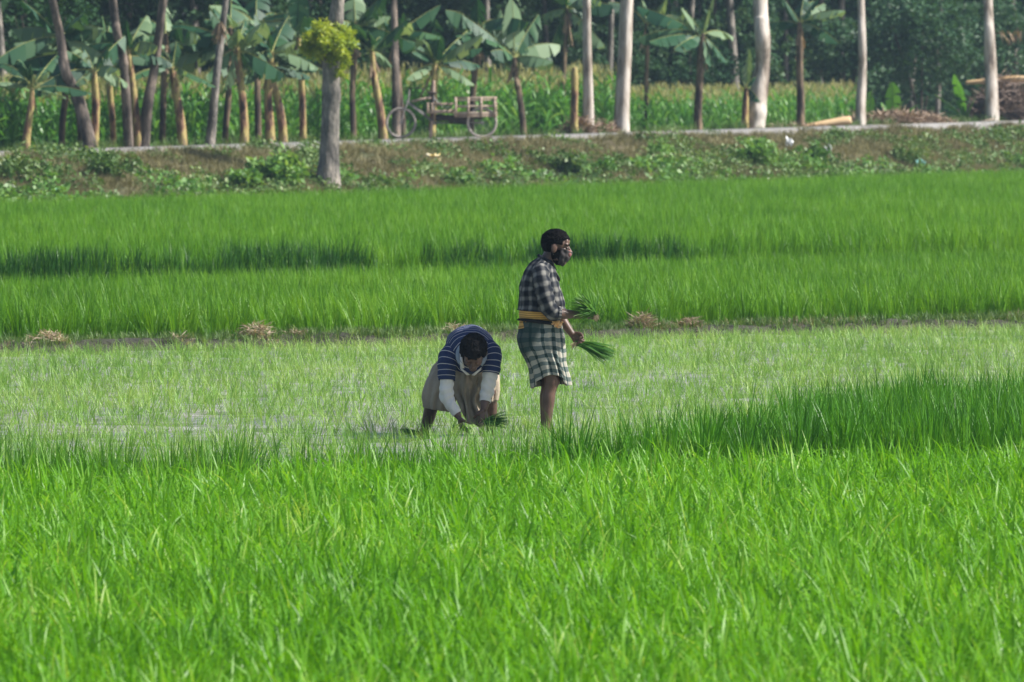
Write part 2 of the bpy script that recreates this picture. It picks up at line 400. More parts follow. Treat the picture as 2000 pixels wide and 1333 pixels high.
def scatter(name, protos, pts, rz, tilt, scl, mats, label, cat):
    V = []; Fc = []; T = []; PM = []; PID = []
    for k, pr in enumerate(protos):
        b = len(V); V += pr.v; Fc += [tuple(b+i for i in f) for f in pr.f]; T += pr.t; PM += pr.m; PID += [k]*len(pr.v)
    nb = len(V); n = len(pts); V = V+[tuple(p) for p in pts]
    me = bpy.data.meshes.new(name); me.from_pydata(V, [], Fc)
    for m_ in mats: me.materials.append(m_)
    me.polygons.foreach_set('material_index', PM); me.polygons.foreach_set('use_smooth', [True]*len(PM))
    me.attributes.new('tone', 'FLOAT', 'POINT').data.foreach_set('value', T+[0]*n)
    me.attributes.new('pid', 'INT', 'POINT').data.foreach_set('value', PID+[-1]*n)
    me.attributes.new('scl', 'FLOAT', 'POINT').data.foreach_set('value', [1]*nb+list(scl))
    rr = np.zeros((nb+n, 3)); rr[nb:, 2] = rz; rr[nb:, 0] = tilt[0]; rr[nb:, 1] = tilt[1]
    me.attributes.new('rot', 'FLOAT_VECTOR', 'POINT').data.foreach_set('vector', rr.ravel())
    me.update(); o = bpy.data.objects.new(name, me); COL.objects.link(o)
    g = bpy.data.node_groups.new(name+'_nodes', 'GeometryNodeTree')
    g.interface.new_socket('Geometry', in_out='INPUT', socket_type='NodeSocketGeometry'); g.interface.new_socket('Geometry', in_out='OUTPUT', socket_type='NodeSocketGeometry')
    gi = g.nodes.new('NodeGroupInput'); go = g.nodes.new('NodeGroupOutput')
    def attr(nm, ty):
        a = g.nodes.new('GeometryNodeInputNamedAttribute'); a.data_type = ty; a.inputs[0].default_value = nm; return a.outputs[0]
    def sep(k):
        c = g.nodes.new('FunctionNodeCompare'); c.data_type = 'INT'; c.operation = 'EQUAL'; g.links.new(attr('pid', 'INT'), c.inputs[2]); c.inputs[3].default_value = k
        s = g.nodes.new('GeometryNodeSeparateGeometry'); s.domain = 'POINT'; g.links.new(gi.outputs[0], s.inputs[0]); g.links.new(c.outputs[0], s.inputs[1]); return s.outputs[0]
    jn = g.nodes.new('GeometryNodeJoinGeometry')
    for k in range(len(protos)):
        gt = g.nodes.new('GeometryNodeGeometryToInstance'); g.links.new(sep(k), gt.inputs[0]); g.links.new(gt.outputs[0], jn.inputs[0])
    mp = g.nodes.new('GeometryNodeMeshToPoints'); g.links.new(sep(-1), mp.inputs[0])
    ip = g.nodes.new('GeometryNodeInstanceOnPoints'); g.links.new(mp.outputs[0], ip.inputs['Points']); g.links.new(jn.outputs[0], ip.inputs['Instance'])
    ip.inputs['Pick Instance'].default_value = True
    rv = g.nodes.new('FunctionNodeRandomValue'); rv.data_type = 'INT'
    for s_ in rv.inputs:
        if s_.name == 'Min' and s_.type == 'INT': s_.default_value = 0
        if s_.name == 'Max' and s_.type == 'INT': s_.default_value = len(protos)-1
    out = [s_ for s_ in rv.outputs if s_.type == 'INT'][0]; g.links.new(out, ip.inputs['Instance Index'])
    g.links.new(attr('rot', 'FLOAT_VECTOR'), ip.inputs['Rotation']); g.links.new(attr('scl', 'FLOAT'), ip.inputs['Scale'])
    g.links.new(ip.outputs[0], go.inputs[0])
    o.modifiers.new('scatter', 'NODES').node_group = g
    tag(o, label, cat, kind='stuff'); return o

rs = np.random.RandomState(5)
def fill(y0, y1, dens, cond, marg=1.0, jit=None):
    """random points (X,Y) in the view wedge (wider than the frame), uniform density per m2"""
    W = (1000/F)*y1*1.12+marg; n = int((y1-y0)*2*W*dens)
    Y = rs.uniform(y0, y1, n); X = rs.uniform(-W, W, n)
    k = (np.abs(X) < (1000/F)*Y*1.12+marg) & cond(X, Y)
    return X[k], Y[k]
def rows(y0, y1, step, cond, ang=.3, jit=.3, marg=1.0):
    W = (1000/F)*y1*1.12+marg; R = max(W, y1-y0)*1.5; gx = np.arange(-R, R, step)
    A, B = np.meshgrid(gx, gx); A = A.ravel()+rs.uniform(-jit, jit, A.size)*step; B = B.ravel()+rs.uniform(-jit, jit, B.size)*step
    X = A*math.cos(ang)-B*math.sin(ang); Y = A*math.sin(ang)+B*math.cos(ang)+(y0+y1)/2
    k = (Y > y0) & (Y < y1) & (np.abs(X) < (1000/F)*Y*1.12+marg) & cond(X, Y)
    return X[k], Y[k]
def place(name, protos, X, Y, Z, s0, s1, mats, label, cat, tl=.12):
    n = len(X); return scatter(name, protos, np.stack([X, Y, Z], 1), rs.uniform(0, 6.28, n), (rs.normal(0, tl, n), rs.normal(0, tl, n)), rs.uniform(s0, s1, n), mats, label, cat)

def rice_proto(seed, nb, h, wd, spread=.05, bend=1.3, uprt=.25, nseg=5, fc=.45):
    r = random.Random(seed); p = Proto()
    for i in range(nb):
        yaw = r.uniform(0, 6.28); q = r.random(); ln = h*r.uniform(.65, 1.15)
        curl = bend*r.uniform(.5, 1.5) if r.random() < fc else bend*r.uniform(0, .45)
        p.blade((math.cos(yaw)*spread*q, math.sin(yaw)*spread*q, 0), yaw+r.uniform(-.5, .5), ln, wd*r.uniform(.7, 1.2), r.uniform(.02, uprt), curl, min(1, max(0, r.gauss(.5, .25))), nseg, rnd=r)
    return p

# near rice
X, Y = rows(26, 55.5, 0.128, lambda X, Y: Y < 51.3+.45*X+.5*(vn(X, Y, 1.2, 3)-.5), .35, .4)
place('rice_plants', [rice_proto(i, 36, .41, .0165, .08, 3.8, .75, 6, .65) for i in range(10)], X, Y, np.full(len(X), -.04), .75, 1.15, [M['rice_front']], 'bright green rice crop filling the near plot', 'rice crop')
def strip(X, Y):
    f = 51.6+.45*X; b = 52.1+7.2*sstep(.2, 3.8, X)+.9*(vn(X, Y, .7, 2)-.5)
    return (Y > f) & (Y < np.maximum(b, f+.7))
X, Y = rows(44, 62, .135, strip, .2, .45)
kR = X+.8*(vn(X, Y, .8, 19)-.5) > .5; Xr, Yr = X[kR], Y[kR]; X, Y = X[~kR], Y[~kR]
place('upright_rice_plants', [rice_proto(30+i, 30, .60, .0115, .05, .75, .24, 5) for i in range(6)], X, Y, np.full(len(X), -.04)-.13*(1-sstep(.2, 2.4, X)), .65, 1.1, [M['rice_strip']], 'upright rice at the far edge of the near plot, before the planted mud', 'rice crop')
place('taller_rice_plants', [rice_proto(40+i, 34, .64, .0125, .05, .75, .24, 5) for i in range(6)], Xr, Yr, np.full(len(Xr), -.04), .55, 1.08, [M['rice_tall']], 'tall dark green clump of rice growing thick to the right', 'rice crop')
# seedlings
X, Y = rows(48, 94, .15, lambda X, Y: (eline(X, Y) < 84.8) & (Y > seed_front(X)) & (vn(X, Y, .35, 7)*.5+vn(X*.35, Y, .7, 12)*.5 > .25+.10*(1-sstep(60, 70, Y))), .3, .33)
place('rice_seedlings', [rice_proto(60+i, 9, .17, .0050, .030, 1.4, .85, 4) for i in range(8)], X, Y, np.full(len(X), -.01), .6, 1.35, [M['seedling']], 'thin freshly planted rice seedlings standing in grey mud', 'rice seedlings', .2)
# far plots
X, Y = rows(74, 118, .17, lambda X, Y: (eline(X, Y) > 85.85) & (gline(X, Y) < 97.4+.9*(vn(X, Y, 2, 4)-.5)), .5, .35)
place('middle_rice_plants', [rice_proto(90+i, 26, .50, .011, .05, .9, .28, 4) for i in range(6)], X, Y, np.full(len(X), .04), .8, 1.1, [M['rice_far']], 'green rice crop in the plot just behind the earth bund', 'rice crop')
X, Y = rows(88, 200, .20, lambda X, Y: (gline(X, Y) > 100.0+.8*(vn(X, Y, 2, 4)-.5)) & (dline(X, Y) < 153.7+.6*(vn(X, Y, 1.5, 9)-.5)), .5, .35)
place('far_rice_plants', [rice_proto(120+i, 22, .50, .014, .06, .8, .28, 3) for i in range(6)], X, Y, terr(X, Y)-.01, .8, 1.1, [M['rice_far']], 'green rice crop in the raised plot below the road embankment', 'rice crop')
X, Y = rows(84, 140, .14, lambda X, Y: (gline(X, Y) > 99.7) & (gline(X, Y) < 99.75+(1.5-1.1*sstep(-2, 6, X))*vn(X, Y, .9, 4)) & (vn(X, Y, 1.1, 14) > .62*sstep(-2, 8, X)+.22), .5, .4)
place('shade_tinted_rice_plants', [rice_proto(125+i, 26, .52, .013, .05, .6, .2, 4) for i in range(5)], X, Y, terr(X, Y)-.02, .8, 1.15, [M['rice_shade_tint']], 'added row of rice with shade painted into its colour along the front edge of the raised far plot', 'rice crop')  # added row, its dark colour stands in for shadow at the plot step
# grass and weeds on the bund
X, Y = fill(72, 96, 280, lambda X, Y: (eline(X, Y) > 85.05) & (eline(X, Y) < 86.0) & (vn(X, Y, .5, 5) > .22))
place('bund_grass', [rice_proto(150+i, 12, .11, .007, .05, 1.5, .8, 3) for i in range(4)], X, Y, np.full(len(X), .085)-.05*sstep(85.5, 85.9, eline(X, Y)), .5, 1.5, [M['weed']], 'short grass on top of the earth bund', 'grass')
X, Y = fill(72, 96, 60, lambda X, Y: (eline(X, Y) > 85.02) & (eline(X, Y) < 86.0) & (vn(X, Y, 1.1, 15) > .66))
place('bund_straw', [rice_proto(160+i, 12, .12, .007, .06, 1.8, 1.3, 3) for i in range(4)], X, Y, np.full(len(X), .09), .6, 1.3, [M['straw']], 'dry pulled straw lying along the earth bund', 'straw')

# embankment cover
def weed_proto(seed, n, rad, h, leaf, mi=0):
    r = random.Random(seed); p = Proto()
    for i in range(n):
        a = r.uniform(0, 6.28); q = math.sqrt(r.random())*rad; c = (math.cos(a)*q, math.sin(a)*q, h*r.random()*(1-(q/rad)**2*.6))
        nn = rvec(r); nn[2] = abs(nn[2])+.4; nn /= np.linalg.norm(nn); u = np.cross(nn, rvec(r)); u /= np.linalg.norm(u)+1e-6
        p.leafquad(c, nn, u, leaf*r.uniform(.6, 1.3), leaf*r.uniform(.4, .8), r.random(), mi)
    return p
inb = lambda X, Y: (dline(X, Y) > 153.6) & (dline(X, Y) < 164.8)
X, Y = fill(120, 205, 12, lambda X, Y: inb(X, Y) & (fbm(X, Y, 1.3, 21)+.10*(162-dline(X, Y))/6 > .53) & ((dline(X, Y) < 163.2) | (X < 2)), 2)
place('embankment_weeds', [weed_proto(i, 70, .26, .26, .085) for i in range(6)], X, Y, terr(X, Y)-.02, .5, 1.3, [M['weed']], 'low leafy weeds covering the road embankment', 'weeds', .2)
X, Y = fill(120, 205, 85, lambda X, Y: inb(X, Y) & (vn(X, Y, 1.0, 33) > .05), 2)
place('embankment_dry_grass', [rice_proto(170+i, 16, .17, .010, .07, 1.6, .8, 3) for i in range(4)], X, Y, terr(X, Y)-.01, .5, 1.3, [M['dry']], 'brownish dry grass on the road embankment', 'grass')
X, Y = fill(120, 215, 14, lambda X, Y: (dline(X, Y) > 164.6) & (dline(X, Y) < 165.7) & (vn(X, Y, 1.6, 81)+.25*(X > 4) < .62), 2)
place('verge_grass', [rice_proto(190+i, 20, .17, .012, .1, 1.3, .7, 3) for i in range(4)], X, Y, terr(X, Y)-.01, .6, 1.3, [M['weed']], 'rough grass along the near edge of the road', 'grass')
X, Y = fill(120, 205, 4, lambda X, Y: (dline(X, Y) > 153.4) & (dline(X, Y) < 159.5) & (fbm(X, Y, 1.8, 41) > .56), 2)
place('embankment_bright_weeds', [weed_proto(20+i, 60, .28, .38, .13) for i in range(4)], X, Y, terr(X, Y)-.02, .5, 1.2, [M['weed2']], 'bright green broad leaved weeds along the foot of the embankment', 'weeds', .2)
X, Y = fill(125, 215, 10, lambda X, Y: (dline(X, Y) > 174.3) & (dline(X, Y) < 178) & (vn(X, Y, 1.0, 53) > .35), 2)
place('roadside_grass', [rice_proto(180+i, 20, .26, .012, .1, 1.3, .7, 3) for i in range(4)], X, Y, terr(X, Y)-.01, .6, 1.3, [M['weed']], 'rough grass along the far side of the road', 'grass')
# maize
def maize_proto(seed):
    r = random.Random(seed); p = Proto(); H = r.uniform(1.45, 1.75)
    for k in range(3):
        a = k*2.09; p.ribbon([np.array([0, 0, 0.]), np.array([0, 0, H*.6]), np.array([0, 0, H])], [.03, .022, 0], [np.array([math.cos(a), math.sin(a), 0])]*3, .4)
    for i in range(11):
        z = H*(.12+.8*i/11); p.blade((0, 0, z), i*2.5+r.uniform(-.6, .6), r.uniform(.55, .8)*(1-.25*i/11), .075, r.uniform(.35, .6), r.uniform(1.2, 2.2), min(1, max(0, r.gauss(.45, .25))), 5, rnd=r)
    for i in range(7): p.blade((0, 0, H-.05), r.uniform(0, 6.28), r.uniform(.2, .34), .022, r.uniform(.05, .6), .4, r.random(), 3, 1, rnd=r)
    return p
X, Y = rows(140, 225, .30, lambda X, Y: (dline(X, Y) > 180.5) & (dline(X, Y) < 203) & (X < 9.5), .3, .35, 3)
hs = np.where(X > 2.5, .74, 1.0)*(.92+.16*vn(X, Y, 3, 61))
n = len(X); scatter('maize_crop', [maize_proto(i) for i in range(6)], np.stack([X, Y, terr(X, Y)-.02], 1), rs.uniform(0, 6.28, n), (rs.normal(0, .05, n), rs.normal(0, .05, n)), rs.uniform(.85, 1.08, n)*hs, [M['maize'], M['tassel']], 'field of tasselled maize growing behind the road', 'maize crop')
# ------------------------------------------------------------------ trees
def pxm(Y): return Y/F
def trunk_mesh(name, pts, rad, mat, parent, seed=0, N=14, knots=()):
    mb = MB()
    def dsp(p, c, dv, t, v, L):
        k = 1+.10*(vn(t*1.3+seed, L*1.2, 1, seed)-.5)+.07*math.sin(3*t+seed+L*.4)
        for (kz, ka, kr) in knots: k += kr*math.exp(-((c[2]-kz)/.18)**2)*max(0, math.cos(t-ka))
        return c+dv*float(k)
    tube(mb, pts, rad, N, 8, None, 1, 0, dsp); return mb.build(name, mat, parent)
def crown_proto(seed, n, leaf, R, clusters, flat=.7, mi=0):
    r = random.Random(seed); p = Proto()
    for i in range(clusters):
        v = rvec(r); q = r.random()**.45; c = np.array([v[0]*R*q*r.uniform(.7, 1.15), v[1]*R*q, v[2]*R*flat*q]); cr = R*r.uniform(.12, .26); tb = r.random()
        for k in range(n):
            d = rvec(r)*cr*r.random()**.4; nn = rvec(r); nn[2] = abs(nn[2])+.3; nn /= np.linalg.norm(nn)
            u = np.cross(nn, rvec(r)); u /= np.linalg.norm(u)+1e-6
            p.leafquad(c+d, nn, u, leaf*r.uniform(.6, 1.3), leaf*r.uniform(.35, .6), min(1, max(0, tb*.5+r.random()*.5)), mi)
    return p
CROWNS = []
for i in range(4):
    o = proto_obj('crown', crown_proto(300+i, 46, .26, 2.3, 46, .75), [M['crown']]); CROWNS.append(o.data); bpy.data.objects.remove(o)
def add_crown(parent, loc, sc, rz, k=0):
    o = bpy.data.objects.new('crown', CROWNS[k % 4]); COL.objects.link(o); o.parent = parent; o.location = loc; o.scale = (sc,)*3; o.rotation_euler.z = rz; return o
def tree(bx, by, pts, widths, mat, label, group=None, crown=(0, 0, 9, 1.0), seed=0, knots=(), cat='tree', base=None, name='tree'):
    """pts: photo pixels (x,y) up the trunk from its base; widths in photo px"""
    b = base if base is not None else hit(bx, by)
    if bx != 640: b = roadside(bx, 174.9)
    by = proj(b)[1]; s = pxm(b.y); e = empty(name, b)
    P = [(0, 0, -.25)]+[((x-bx)*s, (i+1)*.02*seed % .3, (by-y)*s) for i, (x, y) in enumerate(pts)]
    lx, _, lz = P[-1]; x2, _, z2 = P[-2]; dx = (lx-x2)/max(.1, lz-z2)
    P += [(lx+dx*(crown[2]*.75-lz), P[-1][1], crown[2]*.75), (lx+crown[0]*.6, 0, crown[2])]
    R = [widths[0]*s*.56]+[w_*s*.5 for w_ in widths]+[widths[-1]*s*.4, widths[-1]*s*.2]
    trunk_mesh('trunk', P, R, mat, e, seed, knots=knots)
    br = MB(); rr = random.Random(seed)
    for k in range(5):
        a = rr.uniform(0, 6.28); z0 = crown[2]*rr.uniform(.78, .95); q = crown[3]*2
        tube(br, [(P[-1][0], 0, z0), (P[-1][0]+math.cos(a)*q*.4, math.sin(a)*q*.4, z0+q*.35), (P[-1][0]+math.cos(a)*q*.8, math.sin(a)*q*.8, z0+q*.5)], [widths[-1]*s*.2, widths[-1]*s*.13, .02], 7, 3)
    br.build('branches', mat, e)
    add_crown(e, (P[-1][0], 0, crown[2]+.8*crown[3]), crown[3], seed*1.7, seed)
    return tag(e, label, cat, group)

tree(640, 372, [(641, 345), (643, 300), (645, 230), (646, 160), (648, 110), (656, 50), (662, -10)], [46, 38, 35, 34, 33, 30, 24], M['bark_grey'],
     'thick grey tree trunk at the foot of the embankment with a yellow green leafy tuft', crown=(.4, 0, 7.6, 1.0), seed=1, knots=((1.9, 4.5, .2), (2.2, 5.5, .15)))
tb = bpy.data.objects['tree']
e = proto_obj('epiphyte', (lambda p: p)(crown_proto(401, 60, .10, .60, 80, .62)), [M['epiphyte']], None, None); e.parent = tb; e.location = (-.02, -.12, 2.95); e['label'] = 'yellow green leafy tuft wrapped round the trunk'
hp = crown_proto(402, 30, .08, .25, 14, 1.6); e = proto_obj('epiphyte', hp, [M['epiphyte']], tb, (.30, -.1, 2.50)); e['label'] = 'small trailing end of the leafy tuft'
tree(1150, 262, [(1150, 250), (1149, 180), (1147, 100), (1146, 0)], [24, 20, 18, 16], M['bark_pale'], 'slender pale trunk left of the thicker pale trunk behind the road', seed=2, crown=(0, 0, 8.5, .9))
tree(1214, 260, [(1214, 245), (1217, 180), (1221, 100), (1225, 0)], [33, 28, 27, 25], M['bark_pale'], 'thick straight pale trunk catching the sun, right of a slender one', seed=3, crown=(.2, 0, 9.5, 1.1))
tree(1475, 252, [(1475, 235), (1482, 185), (1489, 130), (1489, 80), (1486, 40), (1484, 0)], [40, 34, 28, 30, 30, 29], M['bark_pale'], 'gnarled pale trunk with a swollen knotty base and a bend', seed=4, crown=(0, 0, 9, 1.1), knots=((.9, .3, .3), (.45, 3.4, .35), (1.3, 1., .15)))
tree(1680, 221, [(1681, 205), (1684, 150), (1683, 80), (1681, 0)], [20, 18, 16, 14], M['bark_pale'], 'thin straight pale trunk beside the heap of cut debris', seed=5, crown=(0, 0, 9, 1.0))
tree(1936, 205, [(1936, 180), (1934, 120), (1931, 60), (1929, 0)], [26, 24, 20, 18], M['bark_pale'], 'brownish pale trunk rising out of the brush pile at the right', seed=6, crown=(0, 0, 9, 1.0))
tree(178, 293, [(172, 270), (150, 190), (128, 140), (117, 70), (103, 0)], [26, 24, 20, 17, 15], M['bark_dark'], 'leaning curved grey brown trunk at the far left, bending left as it rises', seed=7, crown=(-.5, 0, 8.5, .9))
tree(251, 291, [(250, 270), (246, 180), (240, 110), (228, 60), (220, 0)], [20, 18, 17, 17, 16], M['bark_dark'], 'slim dark trunk behind the road, first to the right of the leaning curved one', seed=8, crown=(0, 0, 8.5, .9))
tree(279, 292, [(281, 270), (290, 200), (302, 130), (312, 60), (320, 0)], [26, 22, 18, 17, 16], M['bark_dark'], 'dark trunk leaning to the right between two banana plants', seed=9, crown=(.5, 0, 8, .9))
tree(409, 289, [(411, 270), (417, 210), (424, 140), (432, 70), (441, 0)], [20, 17, 15, 14, 12], M['bark_grey'], 'thin pale brown trunk leaning right with dead leaves caught on it', seed=10, crown=(0, 0, 8.5, .8))
tree(773, 282, [(774, 260), (773, 200), (772, 140), (770, 60)], [18, 16, 15, 13], M['bark_dark'], 'dark slim trunk behind the front wheel of the cargo tricycle', seed=11, crown=(0, 0, 7.5, .8))

# ------------------------------------------------------------------ banana plants
def banana_leaf(pr, crown, tip, width, seed, droop=.5, arch=.28, pet=.2, dry=False):
    r = random.Random(seed); C = np.array(crown, float); T = np.array(tip, float); L = np.linalg.norm(T-C)
    mid = (C+T)/2+np.array([0, 0, arch*L]); mid[:2] = C[:2]*.6+T[:2]*.4
    n = 18; P = [((1-q)**2)*C+2*q*(1-q)*mid+q*q*T for q in np.linspace(0, 1, n+1)]
    up = np.array([0, 0, 1.])
    for i in range(n):       # midrib
        f = i/n; w0 = .035*(1-f*.8); t_ = P[i+1]-P[i]; t_ /= np.linalg.norm(t_)+1e-9; s = np.cross(t_, up); s /= np.linalg.norm(s)+1e-9
        for sv in (s, np.cross(s, t_)):
            b = len(pr.v); w1 = .035*(1-(i+1)/n*.8)
            pr.v += [tuple(P[i]-sv*w0/2), tuple(P[i]+sv*w0/2), tuple(P[i+1]+sv*w1/2), tuple(P[i+1]-sv*w1/2)]; pr.t += [.8]*4; pr.f.append((b, b+1, b+2, b+3)); pr.m.append(1)
    for side in (-1, 1):
        dr = droop*r.uniform(.7, 1.3); i = int(n*pet); gap = 0
        while i < n:
            k = min(n, i+r.choice((1, 2, 3, 4, 5)))
            if side and i > n*.4 and r.random() < .10: i = k; continue; t_ = P[k]-P[i]; t_ /= np.linalg.norm(t_)+1e-9; s = np.cross(t_, up); s /= np.linalg.norm(s)+1e-9
            dr2 = dr+r.uniform(-.25, .35); lift = up*math.cos(dr2)*0
            out = s*side*math.cos(dr2)-up*math.sin(dr2)+t_*.15; out /= np.linalg.norm(out)
            nf = lambda f: width*(math.sin(math.pi*min(1, max(0, (f-pet)/(1-pet))*.93+.05))**.55)
            w0 = nf(i/n); w1 = nf(k/n)*r.uniform(.85, 1.0); tn = min(1, max(0, r.gauss(.45, .2)))
            m0 = P[i]+out*w0*.55-up*0; m1 = P[k]+out*w1*.55; o2 = out-up*.35; o2 /= np.linalg.norm(o2)
            e0 = m0+o2*w0*.45; e1 = m1+o2*w1*.45; cx = (P[k]-P[i])*.045
            b = len(pr.v); pr.v += [tuple(P[i]), tuple(P[k]), tuple(m0+cx), tuple(m1-cx), tuple(e0+cx*2.5), tuple(e1-cx*1.5)]; pr.t += [tn]*6
            pr.f += [(b, b+1, b+3, b+2), (b+2, b+3, b+5, b+4)]; pr.m += [0, 0]; i = k
def banana(bx, by, pts, widths, crown, tips, label, mat='pstem', seed=0, lw=.27, group='banana plants along the far side of the road', dy=0, dead=()):
    b = hit(bx, by); b = roadside(bx, min(max(dline(b.x, b.y), 174.6), 175.2)+dy*1.5); by = proj(b)[1]; s = pxm(b.y); e = empty('banana_plant', b); r = random.Random(seed)
    P = [(0, 0, -.2)]+[((x-bx)*s, 0, (by-y)*s) for x, y in pts]+[((crown[0]-bx)*s, 0, (by-crown[1])*s)]
    R = [widths[0]*s*.55]+[q*s*.5 for q in widths]; R = R+[widths[-1]*s*.35]*(len(P)-len(R))
    trunk_mesh('stem', P, R, M[mat], e, seed, N=10)
    C = P[-1]
    if tips and seed != 17:
        tips = list(tips); n0 = len(tips)
        for q in range(5):
            a = r.uniform(-.5, math.pi+.5); rr_ = r.uniform(55, 115); tips.append((crown[0]+rr_*math.cos(a)*1.1, crown[1]-rr_*math.sin(a)*.75+12))
        dead = list(dead)+[(crown[0]+r.uniform(-16, 16), crown[1]+r.uniform(35, 75)) for q in range(4)]
    for i, tp in enumerate(tips):
        dyy = r.uniform(-.9, .9); pr = Proto(); T = ((tp[0]-bx)*s, dyy, (by-tp[1])*s)
        Ln = math.dist(C, T); banana_leaf(pr, C, T, lw*min(1.4, .55+Ln*.6), seed*31+i, droop=r.uniform(.35, 1.2), arch=r.uniform(.12, .3) if T[2] < C[2]+.6 else .05, pet=.22)
        proto_obj('leaf', pr, [M['banana' if (seed+i) % 3 else 'banana_pale'], M['petiole']], e)
    for i, tp in enumerate(dead):
        pr = Proto(); T = ((tp[0]-bx)*s, r.uniform(-.2, .2), (by-tp[1])*s); banana_leaf(pr, C, T, lw*.6, seed*77+i, 1.2, .12, .1)
        o = proto_obj('leaf', pr, [M['dryleaf'], M['dryleaf']], e); o['label'] = 'dry brown hanging leaf'
    return tag(e, label, 'banana plant', group)
banana(50, 302, [(52, 270), (58, 230), (62, 200)], [16, 14, 12], (63, 175), [(108, 108), (40, 118), (98, 140), (20, 150)], 'leftmost banana plant with a thin yellow stem and few leaves', seed=1, lw=.16)
banana(186, 291, [(186, 260), (188, 210), (186, 170)], [17, 16, 14], (184, 140), [(128, 98), (236, 135), (214, 92), (165, 96), (150, 165), (240, 70)], 'banana plant with a reddish stem between the curved trunk and the slim dark trunk', seed=2)
banana(160, 284, [(156, 230), (140, 170), (126, 120)], [14, 14, 13], (118, 75), [(28, 58), (-12, 125), (45, 2), (152, 66), (228, 75), (95, -15)], 'tall banana plant with long leaves arching left, behind the curved trunk', 'pstem2', seed=3, lw=.3, dy=1.5)
banana(271, 287, [(268, 250), (262, 190), (256, 140)], [17, 15, 13], (251, 100), [(300, 88), (205, 62), (285, 30), (215, 150), (250, 40)], 'banana plant leaning left behind the slim dark trunk', seed=4)
banana(357, 290, [(354, 250), (347, 200), (341, 160)], [19, 17, 16], (338, 135), [(300, 108), (368, 142), (345, 82), (318, 100), (330, 190)], 'banana plant with a stout spotted stem and cut pale leaf stalks', seed=5, lw=.16)
banana(476, 288, [(477, 250), (474, 200), (470, 160)], [18, 17, 15], (464, 98), [(300, 142), (336, 48), (405, 150), (505, 75), (482, 55), (512, 150), (440, 168), (410, 20)], 'banana plant with dark glossy leaves sweeping far to the left', seed=6, lw=.36)
banana(529, 288, [(527, 250), (524, 190), (528, 140)], [19, 16, 14], (531, 105), [(498, 28), (563, 30), (576, 112), (508, 112), (470, 60)], 'banana plant, left one of a crossing pair, with brown dead leaves', seed=7, dead=[(545, 160), (515, 165)])
banana(553, 286, [(552, 250), (544, 200), (535, 165)], [18, 16, 14], (528, 130), [(560, 75), (600, 95), (505, 85)], 'banana plant, right one of a crossing pair', seed=8, lw=.2)
banana(592, 286, [(592, 250), (590, 180), (586, 120)], [15, 14, 13], (583, 78), [(560, 18), (602, 5), (540, 50), (625, 60), (585, -30)], 'slim banana plant with a yellow stem just left of the thick grey trunk', seed=9, lw=.22)
banana(750, 284, [(747, 250), (740, 200), (731, 150)], [18, 16, 14], (727, 105), [(699, 92), (742, 72), (763, 128), (688, 40), (795, 40)], 'banana plant leaning left, just left of the front wheel of the tricycle', seed=10, lw=.2)
banana(790, 280, [(785, 230), (778, 160), (772, 110)], [13, 13, 12], (770, 78), [(716, 45), (802, 45), (832, 62), (742, 28), (720, 110), (860, 10)], 'banana plant with drooping pale leaves behind the tricycle front wheel', 'pstem2', seed=11, lw=.24, dy=1.2)
banana(843, 277, [(844, 250), (847, 200), (848, 160)], [15, 14, 13], (850, 128), [(818, 62), (850, 38), (905, 68), (946, 66), (790, 78), (935, 128), (795, 155)], 'banana plant with bright upright stalks right behind the tricycle handlebar', seed=12, lw=.22, dy=1, dead=[(820, 190)])
banana(1024, 266, [(1020, 230), (1012, 170), (1006, 140)], [13, 12, 11], (1005, 115), [(958, 102), (1052, 28), (978, 18), (938, 58), (1068, 92), (1000, -20), (905, 32), (890, 70)], 'banana plant with a thin leaning stem and dark leaves right of the tricycle', 'pstem2', seed=13, lw=.32)
banana(1122, 246, [(1121, 220), (1122, 180), (1122, 150)], [15, 15, 14], (1122, 134), [], 'short cut banana stem without leaves left of the slender pale trunk', seed=14)
banana(1365, 257, [(1363, 220), (1367, 150), (1368, 110)], [17, 15, 13], (1372, 70), [(1432, 72), (1420, 122), (1392, 132), (1330, 15), (1246, 12), (1352, 48), (1395, -10)], 'banana plant with torn hanging leaves left of the gnarled trunk', 'pstem2', seed=15, lw=.3)
banana(1563, 236, [(1564, 200), (1562, 150), (1561, 90)], [16, 14, 13], (1562, 48), [(1500, 46), (1600, 36), (1598, 58), (1572, -10), (1530, 0)], 'banana plant with a tall slim stem right of the gnarled trunk', 'pstem2', seed=16, lw=.24)
banana(1455, 245, [(1455, 220), (1456, 200)], [14, 12], (1457, 175), [(1476, 150), (1462, 95), (1446, 150), (1480, 200)], 'small banana sucker with folded leaves against the gnarled trunk', seed=17, lw=.17)
banana(1100, 200, [(1102, 130), (1106, 60)], [8, 8], (1108, 20), [(1060, 30), (1150, 30), (1090, -40), (1180, 90), (1070, 110)], 'banana plant in the shade behind the slender pale trunk', 'pstem2', seed=18, lw=.28, dy=4)
banana(1262, 215, [(1262, 160), (1264, 100)], [8, 8], (1262, 50), [(1275, 85), (1245, 75), (1300, 0), (1230, 20)], 'banana plant in the shade just right of the thick pale trunk', 'pstem2', seed=19, lw=.24, dy=4)
banana(120, 296, [(122, 250), (128, 190), (132, 140)], [13, 13, 12], (135, 110), [(90, 90), (180, 100), (120, 50)], 'banana plant in the row behind, just left of the curved trunk', 'pstem2', seed=20, lw=.3, dy=2.5)
banana(222, 294, [(221, 250), (216, 190), (213, 130)], [13, 13, 12], (212, 90), [(170, 60), (250, 75), (200, 30)], 'banana plant in the row behind, just left of the slim dark trunk', 'pstem', seed=21, lw=.28, dy=2.2)
